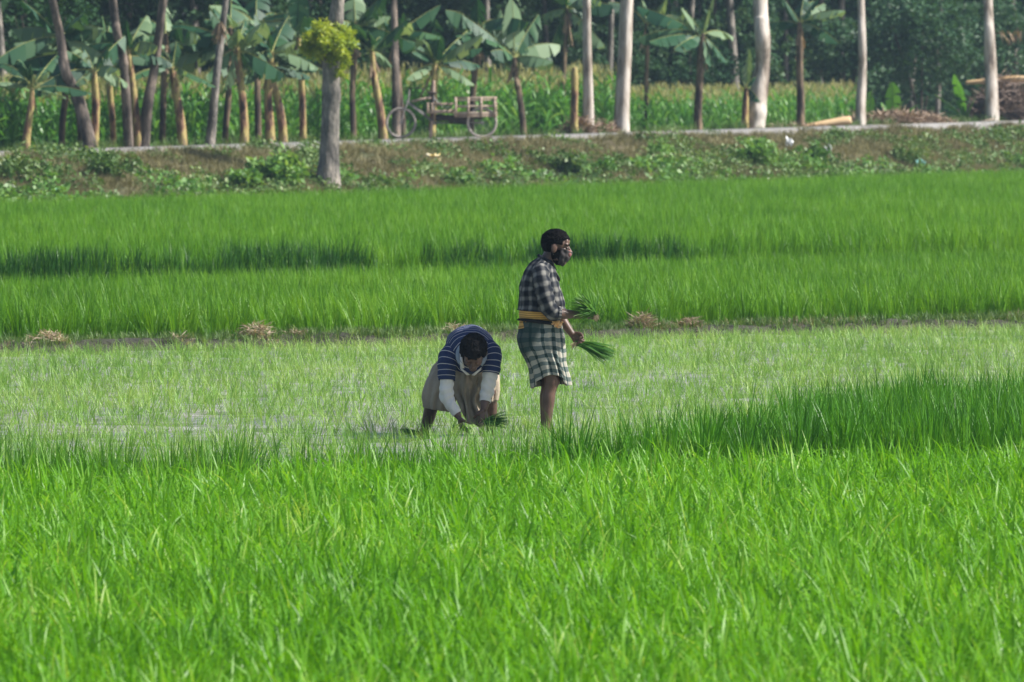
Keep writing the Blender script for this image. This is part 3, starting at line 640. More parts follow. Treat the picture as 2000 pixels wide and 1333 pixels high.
banana(318, 292, [(318, 250), (320, 190), (322, 120)], [13, 13, 12], (324, 70), [(280, 50), (370, 60), (320, 10)], 'tall banana plant just right of the right leaning dark trunk', 'pstem2', seed=22, lw=.34, dy=2.5)
banana(440, 290, [(441, 250), (446, 190), (448, 120)], [13, 13, 12], (450, 60), [(400, 40), (500, 40), (450, -10), (380, 90)], 'tall banana plant just right of the thin pale brown trunk', 'pstem2', seed=23, lw=.36, dy=2.2)
banana(505, 289, [(504, 250), (503, 190), (502, 110)], [13, 13, 12], (500, 50), [(460, 20), (545, 30), (500, -20)], 'tall banana plant behind and left of the crossing pair', 'pstem2', seed=24, lw=.32, dy=2.6)
banana(690, 285, [(690, 250), (688, 190), (692, 110)], [13, 12, 12], (694, 50), [(650, 20), (740, 20), (690, -20), (720, 90)], 'banana plant in the row behind, right of the thick grey trunk', 'pstem2', seed=25, lw=.32, dy=2.6)
banana(920, 276, [(921, 230), (925, 170), (930, 110)], [12, 12, 12], (935, 55), [(890, 30), (980, 40), (930, -20), (880, 90)], 'banana plant in the row behind, above the rear of the tricycle', 'pstem2', seed=26, lw=.34, dy=2.6)
# dead leaves caught on the thin pale brown trunk
pr = Proto(); r = random.Random(3)
for i in range(16): banana_leaf(pr, (0, 0, 0), (r.uniform(-.22, .22), r.uniform(-.1, .1), -r.uniform(.2, .5)), .10, 500+i, 1.0, .3, .1)
tr = [o for o in bpy.data.objects if o.get('label', '').startswith('thin pale brown')][0]; s = pxm(tr.location.y)
o = proto_obj('dead_leaf', pr, [M['dryleaf'], M['dryleaf']], tr, ((432-409)*s, -.12, (289-45)*s)); o['label'] = 'pinkish brown dead leaves caught on the trunk'
# young suckers
def sucker(px, py, tips, label, seed):
    b = roadside(px, 176.5); py = proj(b)[1]; s = pxm(b.y); e = empty('banana_sucker', b)
    mb = MB(); tube(mb, [(0, 0, -.1), (0, 0, .25)], [.05, .035], 10, 2); mb.build('stem', M['petiole'], e)
    for i, tp in enumerate(tips):
        pr = Proto(); banana_leaf(pr, (0, 0, .1), ((tp[0]-px)*s, (i % 3-1)*.25, (py-tp[1])*s), tp[2], seed+i, .15, .05, .1); proto_obj('leaf', pr, [M['sucker'], M['petiole']], e)
    tag(e, label, 'banana plant', 'young banana suckers by the debris heap')
sucker(1745, 226, [(1742, 160, .22), (1765, 195, .14), (1722, 200, .14), (1790, 205, .12)], 'young banana sucker with one pointed upright leaf behind the debris heap', 40)
sucker(1885, 228, [(1862, 145, .22), (1905, 190, .18), (1845, 205, .2), (1825, 185, .12), (1880, 170, .16), (1835, 215, .16)], 'large leaved young banana sucker left of the brush pile', 60)
sucker(1697, 224, [(1702, 175, .12), (1690, 185, .1)], 'smallest banana sucker touching the thin straight pale trunk', 80)

# ------------------------------------------------------------------ the wood behind
fw = [(15, 0), (48, 1), (395, 2), (470, 3), (612, 1), (690, 2), (900, 3), (955, 0), (1075, 2), (1190, 0), (1310, 3), (1335, 1), (1440, 0), (1535, 2), (1600, 3), (1640, 1), (1775, 2), (1830, 0), (1985, 1)]
k = 0
def wood_tree(x, y, sc, rad, label, group, lean=0):
    global k
    z = float(terr(x, y)); e = empty('forest_tree', (x, y, z-.1)); k += 1
    trunk_mesh('trunk', [(0, 0, 0), (lean*.3, 0, 2), (lean, 0.1, 5), (lean*1.1, 0, 7.5*sc)], [rad*1.15, rad, rad*.85, rad*.4], M['bark_grey'], e, k, 10)
    add_crown(e, (lean*1.1, 0, 7.0*sc), sc*1.25, k*2.1, k); add_crown(e, (lean-1.2, 1.0, 8.2*sc), sc*1.0, k*1.3, k+1)
    tag(e, label, 'tree', group); return e
for px, v in fw:
    dd = 205+v*6+random.uniform(-2, 2); u = (px-1000)/F; Y = dd/(1-KB*u); X = u*Y
    wood_tree(X, Y, random.uniform(.9, 1.15), random.uniform(.07, .12), 'slim dim trunk standing in the shaded wood behind the maize', 'slim trees of the shaded wood', random.uniform(-.4, .4))
for i in range(34):     # more of the same wood, further back and beside the view
    dd = random.uniform(226, 262); X = random.uniform(-22, 34); Y = dd+KB*X
    if Y < 170: continue
    wood_tree(X, Y, random.uniform(.95, 1.3), random.uniform(.08, .14), 'slim dim trunk standing in the shaded wood behind the maize', 'slim trees of the shaded wood', random.uniform(-.4, .4))
X, Y = fill(165, 330, 1.3, lambda X, Y: (dline(X, Y) > 199+9*sstep(3, 7, X)) & (dline(X, Y) < 262), 12)
Zr = terr(X, Y)+5.6+rs.uniform(0, 2.5, len(X))
place('wood_canopy', [weed_proto(520+i, 60, 1.1, .8, .30) for i in range(5)], X, Y, Zr, .8, 1.4, [M['crown']], 'closed leafy canopy over the shaded wood', 'canopy', .4)
# undergrowth of the wood: one uncountable mass
X, Y = fill(165, 330, 1.0, lambda X, Y: (dline(X, Y) > 216) & (dline(X, Y) < 262), 8)
Zr = terr(X, Y)+rs.uniform(-.2, 1, len(X))*rs.uniform(0, 5.0, len(X))
place('wood_undergrowth', [weed_proto(500+i, 60, .9, 1.0, .22) for i in range(5)], X, Y, Zr, .7, 1.4, [M['crown']], 'dark mass of undergrowth filling the shaded wood', 'undergrowth', .5)
X, Y = fill(165, 400, 1.6, lambda X, Y: (dline(X, Y) > 262) & (dline(X, Y) < 282), 12)
Zr = terr(X, Y)+rs.uniform(0, 14, len(X))
place('far_wood', [weed_proto(510+i, 70, 1.6, 1.6, .42) for i in range(5)], X, Y, Zr, 1.0, 1.7, [M['crown']], 'dense dark far wood closing the view', 'wood', .6)
X, Y = fill(165, 330, .5, lambda X, Y: (dline(X, Y) > 205) & (dline(X, Y) < 218) & (fbm(X, Y, 4, 71) > .5), 8)
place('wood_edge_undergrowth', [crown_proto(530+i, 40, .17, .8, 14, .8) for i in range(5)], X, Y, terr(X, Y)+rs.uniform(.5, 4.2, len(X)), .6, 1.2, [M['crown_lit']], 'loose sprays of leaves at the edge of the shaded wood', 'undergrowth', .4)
# shrubs at the wood's edge
def shrub(px, dd, py_c, R, flat, label, seed, leaf=.19, cl=60, mat='crown_lit', n=34):
    u = (px-1000)/F; Y = dd/(1-KB*u); c = at(px, py_c, Y); z = float(terr(c.x, Y)); e = empty('shrub', (c.x, Y, z-.1))
    mb = MB(); r = random.Random(seed)
    for i in range(6):
        a = r.uniform(0, 6.28); tube(mb, [(0, 0, 0), (math.cos(a)*R*.2, math.sin(a)*R*.2, (c.z-z)*.6), (math.cos(a)*R*.5, math.sin(a)*R*.5, c.z-z+R*.2)], [.035, .025, .01], 7, 3)
    mb.build('stem', M['bark_dark'], e)
    proto_obj('foliage', crown_proto(seed, n, leaf, R, cl, flat), [M[mat]], e, (0, 0, c.z-z+.1)); tag(e, label, 'shrub'); return e
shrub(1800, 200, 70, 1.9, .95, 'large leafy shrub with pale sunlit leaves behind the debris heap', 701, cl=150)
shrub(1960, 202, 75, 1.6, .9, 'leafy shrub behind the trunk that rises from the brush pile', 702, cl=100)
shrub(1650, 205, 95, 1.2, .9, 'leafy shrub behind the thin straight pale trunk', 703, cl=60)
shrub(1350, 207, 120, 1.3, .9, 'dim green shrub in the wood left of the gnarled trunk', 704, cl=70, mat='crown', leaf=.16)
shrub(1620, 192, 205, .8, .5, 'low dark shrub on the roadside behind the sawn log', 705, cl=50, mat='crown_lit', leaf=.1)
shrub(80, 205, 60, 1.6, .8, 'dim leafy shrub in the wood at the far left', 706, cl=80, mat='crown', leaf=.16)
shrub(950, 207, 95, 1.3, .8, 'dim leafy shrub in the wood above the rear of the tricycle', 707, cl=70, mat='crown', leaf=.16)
# bushes on the bank
def bush(px, py, R, label, seed, mat='weed2', leaf=.12, flat=.6, cl=30):
    b = hit(px, py); e = empty('bush', b); mb = MB(); r = random.Random(seed)
    for i in range(7):
        a = r.uniform(0, 6.28); tube(mb, [(0, 0, -.05), (math.cos(a)*R*.3, math.sin(a)*R*.3, R*.4), (math.cos(a)*R*.8, math.sin(a)*R*.8, R*.6)], [.012, .009, .005], 6, 3)
    mb.build('stem', M['weed2'], e); proto_obj('foliage', crown_proto(seed, 26, leaf, R, cl, flat), [M[mat]], e, (0, 0, R*.45)); tag(e, label, 'bush', 'bushes on the embankment')
bush(545, 362, .62, 'broad leaved bright bush just left of the thick grey trunk', 801, leaf=.17, cl=46)
bush(470, 372, .40, 'small bright bush left of the broad leaved one', 802, leaf=.14)
bush(618, 360, .22, 'little leafy bush touching the thick grey trunk', 803, leaf=.14, cl=12)
bush(895, 368, .36, 'bright green bush at the embankment foot below the tricycle', 804)
bush(215, 350, .55, 'dull green bush on the embankment at the left', 805, 'weed', .11, .6, 40)
bush(40, 360, .6, 'dull green bush at the left edge of the embankment', 806, 'weed', .11, .6, 40)
bush(1110, 345, .45, 'dark green bush on the embankment below the slender pale trunks', 807, 'weed', .13, .6, 34)
bush(1290, 330, .5, 'tall light green bush on the embankment below the thick pale trunk', 808, 'weed2', .10, .8, 34)
bush(1470, 325, .62, 'dense green bush on the embankment under the gnarled trunk', 809, 'weed2', .13, .6, 44)
bush(1590, 320, .45, 'bright bush on the embankment near the white scraps', 810, 'weed2', .11, .6, 30)
bush(1180, 340, .35, 'small light bush right of the dark green one', 811, 'weed2', .10, .7, 22)
bush(1760, 322, .4, 'dull bush beside the pale blue scrap', 812, 'weed', .10, .6, 26)

# ------------------------------------------------------------------ roadside debris, log, brush pile, litter
M['wood'] = noise_mat('sawn_wood', [(.3, (.50, .30, .14)), (.55, (.70, .50, .28)), (.8, (.78, .62, .42))], 3, .7, .4, .02, (.3, 4, 4))
M['plank'] = noise_mat('weathered_plank', [(.3, (.15, .11, .08)), (.5, (.34, .26, .20)), (.75, (.58, .47, .38))], 4, .8, .4, .01, (.4, 5, 5))
M['debris'] = leaf_mat('dead_leaf_litter', [(0, (.10, .07, .05)), (.5, (.30, .21, .15)), (1, (.58, .46, .36))], .1, .8)
M['brush'] = leaf_mat('dry_root_fibre', [(0, (.05, .035, .028)), (.5, (.14, .10, .08)), (1, (.34, .26, .21))], .05, .9)
def bar(mb, a, b, w, h, mi=0):
    a = Vector(a); b = Vector(b); d = b-a; R = d.to_track_quat('X', 'Z').to_matrix(); box(mb, (a+b)/2, (d.length, w, h), R, mi)
b = roadside(1575, 174.9); s = pxm(b.y); e = empty('log', b)
mb = MB(); tube(mb, [(0, 0, .05), (.45, .05, .13), (1.06, .1, .22)], [.07, .10, .11], 16, 4, disp=lambda p, c, d, t, v, L: c+d*float(1+.15*math.sin(2*t+1)+.1*vn(t*2, L*3, 1))); mb.build('trunk_piece', M['wood'], e)
tag(e, 'pale sawn log lying tilted on the roadside', 'log')
def heap(name, px, py, wpx, hpx, depth, n, mat, label, cat, seed, bl=(.12, .35), wd=.03, base=None, flat=False):
    b = base or hit(px, py)
    if dline(b.x, b.y) > 175.5: b = roadside(px, 175.3)
    s = pxm(b.y); W = wpx*s/2; H = hpx*s; r = random.Random(seed); p = Proto()
    for i in range(n):
        x = r.uniform(-1, 1); y = r.uniform(-1, 1); q = max(0, 1-x*x-y*y*.8); hh = H*q**.6*(.75+.5*float(vn(x*4+seed, y*4, 1, 3)))
        z = hh*r.random()**.5; yaw = r.uniform(0, 6.28)
        p.blade((x*W, y*depth, z), yaw, r.uniform(*bl), wd*r.uniform(.5, 1.8), r.uniform(.9, 1.9) if not flat else r.uniform(1.2, 1.7), r.uniform(-1, 1.2), r.random(), 3, twist=1, rnd=r)
    e = proto_obj(name, p, [mat], None, b-Vector((0, 0, .03))); tag(e, label, cat); return e
heap('debris_heap', 1745, 236, 235, 34, .8, 2600, M['debris'], 'long heap of cut dead leaves and wood chips on the roadside', 'debris', 1)
heap('debris_heap', 1560, 247, 120, 10, .5, 700, M['debris'], 'thin scatter of dead leaves around the foot of the sawn log', 'debris', 2)
heap('debris_heap', 1132, 262, 70, 38, .4, 700, M['debris'], 'heap of broken brown leaves at the foot of the cut banana stem', 'debris', 3)
heap('debris_heap', 1183, 262, 34, 30, .3, 300, M['debris'], 'small pile of leaves between the two pale trunks', 'debris', 4)
heap('brush_pile', 1965, 234, 150, 82, 1.0, 4200, M['brush'], 'dark brown pile of roots and brush at the right edge', 'brush pile', 5, (.2, .6), .035)
b = roadside(1965, 175.3); s = pxm(b.y)
e = empty('log', at(1965, 158, b.y+.0)); mb = MB()
tube(mb, [(-75*s, 0, -.05), (-30*s, .05, 0), (20*s, 0, .05), (60*s, -.05, .03)], [.05, .07, .085, .08], 14, 4, disp=lambda p, c, d, t, v, L: c+d*float(1+.12*math.sin(3*t)+.2*vn(t, L*4, 1))); mb.build('trunk_piece', M['wood'], e)
tag(e, 'orange brown stripped log lying on top of the brush pile', 'log')
b = roadside(1905, 174.6); e = empty('board', b); mb = MB(); bar(mb, (0, 0, .03), (.5, .1, .14), .12, .03); mb.build('plank', M['plank'], e); tag(e, 'short weathered board leaning by the brush pile', 'board')
pr = Proto(); r = random.Random(9); hb = roadside(1965, 175.3)
for i in range(26): pr.blade((r.uniform(-.6, .7), r.uniform(-.2, .2), r.uniform(-.05, .05)), r.uniform(0, 6.28), r.uniform(.3, .5), .06, r.uniform(2.2, 2.9), .3, r.random(), 3, rnd=r)
o = proto_obj('dry_leaves', pr, [M['dryleaf']], None, at(1972, 62, hb.y+3)); tag(o, 'fringe of dry brown leaves hanging behind the right hand trunk', 'dry leaves')
M['white'] = noise_mat('white_plastic', [(.3, (.62, .64, .66)), (.7, (.85, .86, .88))], 3, .4, .2, .01)
M['cyan'] = noise_mat('cyan_plastic', [(.3, (.22, .62, .58)), (.7, (.40, .80, .75))], 3, .35, .2, .01)
M['yellow'] = noise_mat('yellow_wrapper', [(.35, (.85, .55, .10)), (.6, (.85, .80, .60))], 8, .5, .2, .01)
def scrap(px, py, wpx, hpx, mat, label, seed):
    b = hit(px, py); s = pxm(b.y); r = random.Random(seed); mb = MB()
    V = []; n = 7
    for j in range(n):
        for i in range(n):
            x = (i/(n-1)-.5); y = (j/(n-1)-.5); k = .75+.5*r.random()
            V.append((x*wpx*s*k, r.uniform(-.05, .05)-.02, .03+(y+.5)*hpx*s*k+r.uniform(-.01, .01)))
    F_ = [(j*n+i, j*n+i+1, (j+1)*n+i+1, (j+1)*n+i) for j in range(n-1) for i in range(n-1) if r.random() < .93]
    mb.add(V, F_); o = mb.build('plastic_scrap', mat, None, loc=b); m_ = o.modifiers.new('th', 'SOLIDIFY'); m_.thickness = .004; tag(o, label, 'litter')
scrap(104, 388, 26, 17, M['cyan'], 'crumpled turquoise plastic scrap at the edge of the far rice', 1)
scrap(846, 318, 24, 13, M['yellow'], 'pale yellow wrapper on the embankment below the tricycle', 2)
scrap(1541, 292, 14, 20, M['white'], 'torn white scrap highest on the embankment, below the log', 3)
scrap(1617, 306, 13, 18, M['white'], 'white plastic scrap lower on the embankment, right of the torn one', 4)
scrap(1797, 326, 19, 12, M['cyan'], 'pale blue plastic scrap at the foot of the embankment at the right', 5)
pr = Proto(); pr.blade((0, 0, .35), 0.0, .75, .035, .75, .3, .6, 5); o = proto_obj('dry_stalk', pr, [M['straw']], None, at(133, 500, 118)); o.location.z = .1; tag(o, 'single dry brown stalk leaning in the far rice at the left', 'stalk')
# straw heaps on the bund
def bundpt(px):
    u = (px-1000)/F; Y = 81.9/(1-.74*u); return Vector((u*Y, Y, .09))
for px, w_, h_, lb, sd_ in ((500, 60, 26, 'tallest heap of pulled dry grass on the bund at the left', 1), (580, 40, 14, 'low heap of dry grass just right of the tallest one on the bund', 2), (92, 70, 20, 'wide heap of dry grass on the bund at the far left', 3), (1255, 44, 24, 'pointed straw heap on the bund right of the standing man', 4), (1345, 54, 16, 'flat straw heap on the bund, second to the right of the standing man', 5), (895, 60, 14, 'low straw heap on the bund behind the bent man', 6), (350, 30, 9, 'small pale straw heap on the bund between two bigger heaps', 7)):
    heap('straw_heap', px, 0, w_*1.15, h_*1.5, .16, 620, M['straw'], lb, 'straw heap', 20+sd_, (.05, .16), .009, bundpt(px))
#@@PART3
# ------------------------------------------------------------------ people
def skin_mat():
    m, t, p = mat_new('brown_skin'); n = noisen(t, 9, 4)
    t.links.new(ramp(t, n, [(.3, (.065, .036, .026)), (.7, (.135, .076, .054))]), p.inputs['Base Color']); p.inputs['Roughness'].default_value = .48
    p.inputs['Subsurface Weight'].default_value = .06; p.inputs['Subsurface Scale'].default_value = .02; bump(t, p, noisen(t, 120, 3), .15, .002); return m
M['skin'] = skin_mat()
M['hair'] = noise_mat('black_hair', [(.3, (.003, .003, .004)), (.7, (.009, .008, .008))], 60, .75, .6, .004, spec=.07)
M['eye'] = noise_mat('eye_white', [(.3, (.10, .08, .07)), (.7, (.14, .12, .10))], 5, .3, 0)
M['iris'] = noise_mat('dark_iris', [(.3, (.01, .008, .006)), (.7, (.02, .012, .01))], 5, .2, 0)
def uvsplit(t):
    u = nd(t, 'ShaderNodeUVMap'); u.uv_map = 'UVMap'; s = nd(t, 'ShaderNodeSeparateXYZ'); t.links.new(u.outputs[0], s.inputs[0]); return s.outputs[0], s.outputs[1]
def cloth_bump(t, p, st=.35):
    bump(t, p, math_(t, 'ADD', noisen(t, 9, 4, .6), math_(t, 'MULTIPLY', noisen(t, 350, 1), .08)), st, .02)
def band(t, x, period, width, off=0):
    """1 inside a stripe of given width fraction"""
    f = math_(t, 'FRACT', math_(t, 'ADD', math_(t, 'DIVIDE', x, period), off)); return math_(t, 'LESS_THAN', f, width)
def shirt_mat():
    m, t, p = mat_new('dark_checked_flannel'); u, v = uvsplit(t)
    wob = math_(t, 'MULTIPLY', math_(t, 'SUBTRACT', noisen(t, 9, 2), .5), .035)
    u = math_(t, 'ADD', u, wob); v = math_(t, 'ADD', v, wob)
    def soft(x, per, off, lo, hi):
        s = math_(t, 'SINE', math_(t, 'MULTIPLY', math_(t, 'ADD', x, off), 2*math.pi/per)); r = nd(t, 'ShaderNodeMapRange'); r.inputs[1].default_value = lo; r.inputs[2].default_value = hi
        t.links.new(s, r.inputs[0]); return r.outputs[0]
    a = soft(u, .074, 0, -.3, .8); b = soft(v, .078, .01, -.3, .8)
    s = math_(t, 'MULTIPLY', math_(t, 'ADD', a, b), .5)
    c = ramp(t, s, [(0, (.010, .013, .020)), (.45, (.055, .058, .063)), (1, (.21, .205, .19))])
    t.links.new(c, p.inputs['Base Color']); p.inputs['Roughness'].default_value = .85; p.inputs['Specular IOR Level'].default_value = .15; cloth_bump(t, p, .5); return m
def lungi_mat():
    m, t, p = mat_new('green_checked_lungi'); u, v = uvsplit(t)
    wob = math_(t, 'MULTIPLY', math_(t, 'SUBTRACT', noisen(t, 10, 2), .5), .045)
    a = band(t, math_(t, 'ADD', u, wob), .095, .30, .2); b = band(t, math_(t, 'ADD', v, wob), .080, .50, .35)
    s = math_(t, 'MULTIPLY', math_(t, 'ADD', a, b), .5)
    c = ramp(t, s, [(.1, (.38, .365, .31)), (.5, (.12, .15, .14)), (.9, (.020, .040, .038))]); 
    # plain dark green waist panel at the back
    at_ = nd(t, 'ShaderNodeAttribute', attribute_name='panel'); c = mixc(t, math_(t, 'MULTIPLY', at_.outputs['Fac'], .85), c, (.022, .05, .046))
    t.links.new(c, p.inputs['Base Color']); p.inputs['Roughness'].default_value = .85; p.inputs['Specular IOR Level'].default_value = .15; cloth_bump(t, p, .5); return m
def sash_mat():
    m, t, p = mat_new('ochre_sash'); u, v = uvsplit(t)
    a = band(t, math_(t, 'ADD', v, math_(t, 'MULTIPLY', noisen(t, 6, 1), .01)), .016, .4)
    c = mixc(t, a, (.68, .40, .10), (.40, .20, .045)); t.links.new(c, p.inputs['Base Color']); p.inputs['Roughness'].default_value = .85; cloth_bump(t, p, .6); return m
def polo_mat():
    m, t, p = mat_new('navy_striped_polo'); u, v = uvsplit(t)
    a = band(t, v, .040, .11, .1); c = mixc(t, a, (.020, .034, .095), (.46, .45, .45)); t.links.new(c, p.inputs['Base Color']); p.inputs['Roughness'].default_value = .8
    p.inputs['Specular IOR Level'].default_value = .2; cloth_bump(t, p, .3); return m
def plain(name, c1, c2, sc=7, bs=.4): 
    m = noise_mat(name, [(.3, c1), (.7, c2)], sc, .85, 0, spec=.15); cloth_bump(m.node_tree, m.node_tree.nodes['Principled BSDF'], bs); return m
M['shirt'] = shirt_mat(); M['lungi'] = lungi_mat(); M['sash'] = sash_mat(); M['polo'] = polo_mat()
M['beige'] = plain('beige_cloth', (.30, .25, .19), (.40, .345, .27), 5, .7)
M['whitecloth'] = plain('off_white_cloth', (.60, .58, .55), (.72, .70, .67), 5, .35)
M['mask'] = plain('dark_grey_cloth', (.035, .032, .034), (.07, .064, .065)); M['pink'] = plain('pink_patch_cloth', (.25, .11, .10), (.34, .17, .15))
M['black'] = plain('black_cord', (.01, .01, .012), (.02, .02, .022)); M['knot'] = plain('orange_knot_cloth', (.66, .30, .08), (.80, .58, .36), 30)
M['greycloth'] = plain('pale_blue_collar', (.20, .25, .32), (.30, .35, .42))

def head_pieces(mb, T, cover=False):
    """head facing +x, up z; T maps head space to model space (Matrix 4x4, uniform scale)"""
    R3 = T.to_3x3(); k = R3.col[0].length
    def E(c, r, Rl=None):
        Rm = R3 if Rl is None else R3 @ Rl; ell(mb, T @ Vector(c), r, Rm, 20, 14)
    def Tb(pts, rad, **kw): tube(mb, [T @ Vector(p) for p in pts], [r*k for r in rad], 12, 3, **kw)
    E((-.012, 0, .033), (.098, .076, .086)); E((.030, 0, -.030), (.060, .058, .085)); E((.060, 0, -.098), (.026, .028, .024))
    for s in (-1, 1):
        E((.012, s*.042, -.062), (.038, .022, .036)); E((.058, s*.036, -.018), (.026, .024, .022))
        E((.070, s*.032, .036), (.018, .026, .010))
        E((-.010, s*.085, -.004), (.024, .009, .036), Matrix.Rotation(s*-.3, 3, 'Z')); E((-.006, s*.083, -.028), (.009, .006, .012))
        E((.097, s*.010, -.026), (.010, .009, .008))
    Tb([(.082, 0, .022), (.099, 0, -.004), (.110, 0, -.020)], [.008, .010, .012])
    E((.086, 0, -.056), (.012, .024, .006)); E((.083, 0, -.068), (.013, .021, .007)); E((.068, 0, .055), (.022, .05, .03))
def hair_obj(T, parent, seed, top=.012, n=900, cl=1):
    """cropped curly hair: a lumpy cap with short curls"""
    R3 = T.to_3x3(); k = R3.col[0].length; mb = MB(); K = 40; N = 56; V = []; Fc = []; keep = []
    def surf(v): return Vector((v.x*.104-.012, v.y*.083, v.z*.094+.033))
    def hairy(q):
        q = q+Vector((0, 0, .006*mnoise.noise(q*60))); line = .070 if q.x > .045 else (.010+(.045-q.x)*-.2 if q.x > .0 else -.055)
        if -.036 < q.x < .046 and q.z < .022: return False
        return q.z > (line if q.x > .045 else (.028 if q.x > -.025 else -.06))
    for i in range(K+1):
        ph = math.pi*i/K
        for j in range(N):
            th = 2*math.pi*j/N; v = Vector((math.sin(ph)*math.cos(th), math.sin(ph)*math.sin(th), math.cos(ph))); q = surf(v)
            d = .5+.5*mnoise.noise(v*9+Vector((seed, 0, 0)))+.35*mnoise.noise(v*22+Vector((seed, 3, 0))); ok = hairy(q)
            th_ = (.004+top*max(0, d)*min(1, max(.12, (q.z+.01)/.08))) if ok else -.012
            V.append(tuple(T @ (q+v*th_))); keep.append(ok)
    for i in range(K):
        for j in range(N):
            j2 = (j+1) % N; f = (i*N+j, (i+1)*N+j, (i+1)*N+j2, i*N+j2)
            if any(keep[a] for a in f): Fc.append(f)
    mb.add(V, Fc); r = random.Random(seed); c = 0
    while c < n:
        v = Vector(rvec(r)); q = surf(v)
        if not hairy(q): continue
        c += 1; L = (.015 if q.z > .06 and q.x < .05 else .006)*cl*r.uniform(.6, 1.3); s = v.cross(Vector(rvec(r))).normalized(); p0 = q+v*.006; p1 = p0+v*L*.6+s*L*.5; p2 = p1+s*L*.7-v*L*.1; w_ = v.cross(s)*cl*(.004 if q.z > .05 else .002)
        mb.add([T @ (p0-w_), T @ (p0+w_), T @ (p1+w_), T @ (p1-w_), T @ p2], [(0, 1, 2, 3), (3, 2, 4)])
    return mb.build('hair', M['hair'], parent)
def eyes(T, parent):
    for s in (-1, 1):
        mb = MB(); k = T.to_3x3(); ell(mb, T @ Vector((.079, s*.031, .008)), (.0100,)*3, k, 14, 10); ell(mb, T @ Vector((.0845, s*.031, .007)), (.0065,)*3, k, 10, 8, 1)
        mb.build('eye', [M['eye'], M['iris']], parent)
        mb = MB(); tube(mb, [T @ Vector((.088, s*.014, .030)), T @ Vector((.086, s*.032, .036)), T @ Vector((.072, s*.052, .030))], [.0045*k.col[0].length]*3, 8, 3); mb.build('eyebrow', M['hair'], parent)
def hand_pieces(mb, W, d, n, s, curl=(.5, .7, .5), spread=.08, k=1.0, thumb=.7):
    W = Vector(W); d = Vector(d).normalized(); n = Vector(n); n = (n-d*n.dot(d)).normalized(); s = Vector(s); s = (s-d*s.dot(d)-n*s.dot(n)).normalized()
    tube(mb, [W-d*.03*k, W+d*.015*k, W+d*.05*k, W+d*.09*k], [.024*k, .031*k, .041*k, .038*k], 14, 4, side=tuple(s), ratio=.45)
    for i in range(4):
        b = W+d*(.088-.006*abs(i-1))*k+s*(.030-.0205*i)*k; L = (.074, .082, .077, .060)[i]*k; a = -.1; dd = (d+s*(.03-.02*i)*spread*20).normalized(); pts = [b-d*.02*k, b]; p = b
        for fr, c in zip((.46, .30, .24), curl):
            a += c+(.06*(i % 2)); v = dd*math.cos(a)+n*math.sin(a); p = p+v*L*fr; pts.append(p)
        r = (.0092, .0095, .0090, .0080)[i]*k; tube(mb, pts, [r*1.05, r*1.05, r, r*.92, r*.8], 10, 3)
    b = W+d*.022*k+s*.030*k; v1 = (d*.62+s*.65+n*.35).normalized(); v2 = (d*.85+s*.15+n*thumb).normalized(); v3 = (d*.75-s*.1+n*thumb*1.2).normalized()
    tube(mb, [b-v1*.01*k, b+v1*.030*k, b+v1*.03*k+v2*.030*k, b+v1*.03*k+v2*.03*k+v3*.022*k], [.016*k, .0125*k, .011*k, .009*k], 10, 3)
def fold(amp, seed, fu=5, fv=9, pl=0, plf=14):
    def f(p, c, dv, t, v, L):
        q = Vector((math.cos(t)*fu*.35, math.sin(t)*fu*.35, L*fv+seed)); k = amp*(mnoise.noise(q)+.5*mnoise.noise(q*2.3)) + pl*v*math.sin(plf*t+2*mnoise.noise(q*.7))
        return p+dv/ (np.linalg.norm(dv)+1e-9)*k
    return f
def sleeve_fold(amp, seed):
    def f(p, c, dv, t, v, L):
        k = 1.25*amp*(math.sin(L*85+3*math.cos(t+seed)+2*mnoise.noise(Vector((L*9, t, seed))))*.6+mnoise.noise(Vector((math.cos(t)*1.5, math.sin(t)*1.5, L*16+seed))))
        return p+dv/(np.linalg.norm(dv)+1e-9)*k*(math.sin(math.pi*min(1, v*1.02))**.4)
    return f
def setpanel(o, fn):
    me = o.data; a = me.attributes.new('panel', 'FLOAT', 'POINT'); a.data.foreach_set('value', [fn(v.co) for v in me.vertices])

# ---- standing man -------------------------------------------------
SX = lambda cx: (cx-453.2)/1306.4
S1 = lambda cx, cy, y=0.: (SX(cx), y, (2266-cy)/1306.4)
S2 = lambda cx, cy, y=0.: (SX(cx), y, (1146.4-cy)/1306.4)
org = at(1065, 855, 60.0); org.z = 0
man = empty('person', org)
body = MB()
TH1 = Matrix.Translation(Vector(S1(572, 288))) @ Matrix.Rotation(math.radians(8), 4, 'Y') @ Matrix.Rotation(math.radians(-6), 4, 'Z') @ Matrix.Scale(1.09, 4)
head_pieces(body, TH1)
tube(body, [S1(440, 470), S1(478, 420), S1(520, 340), TH1 @ Vector((0, 0, 0))], [.072, .060, .058, .06], 16, 4)
loft(body, [(S1(440, 440), (.05, 0, 0), (0, .07, 0)), (S1(410, 500), (.085, 0, 0), (0, .17, 0)), (S1(400, 620), (.11, 0, 0), (0, .17, 0)), (S1(405, 800), (.115, 0, 0), (0, .155, 0)), (S1(405, 1000), (.12, 0, 0), (0, .15, 0)), (S1(395, 1150), (.12, 0, 0), (0, .16, 0))], 28, 5)
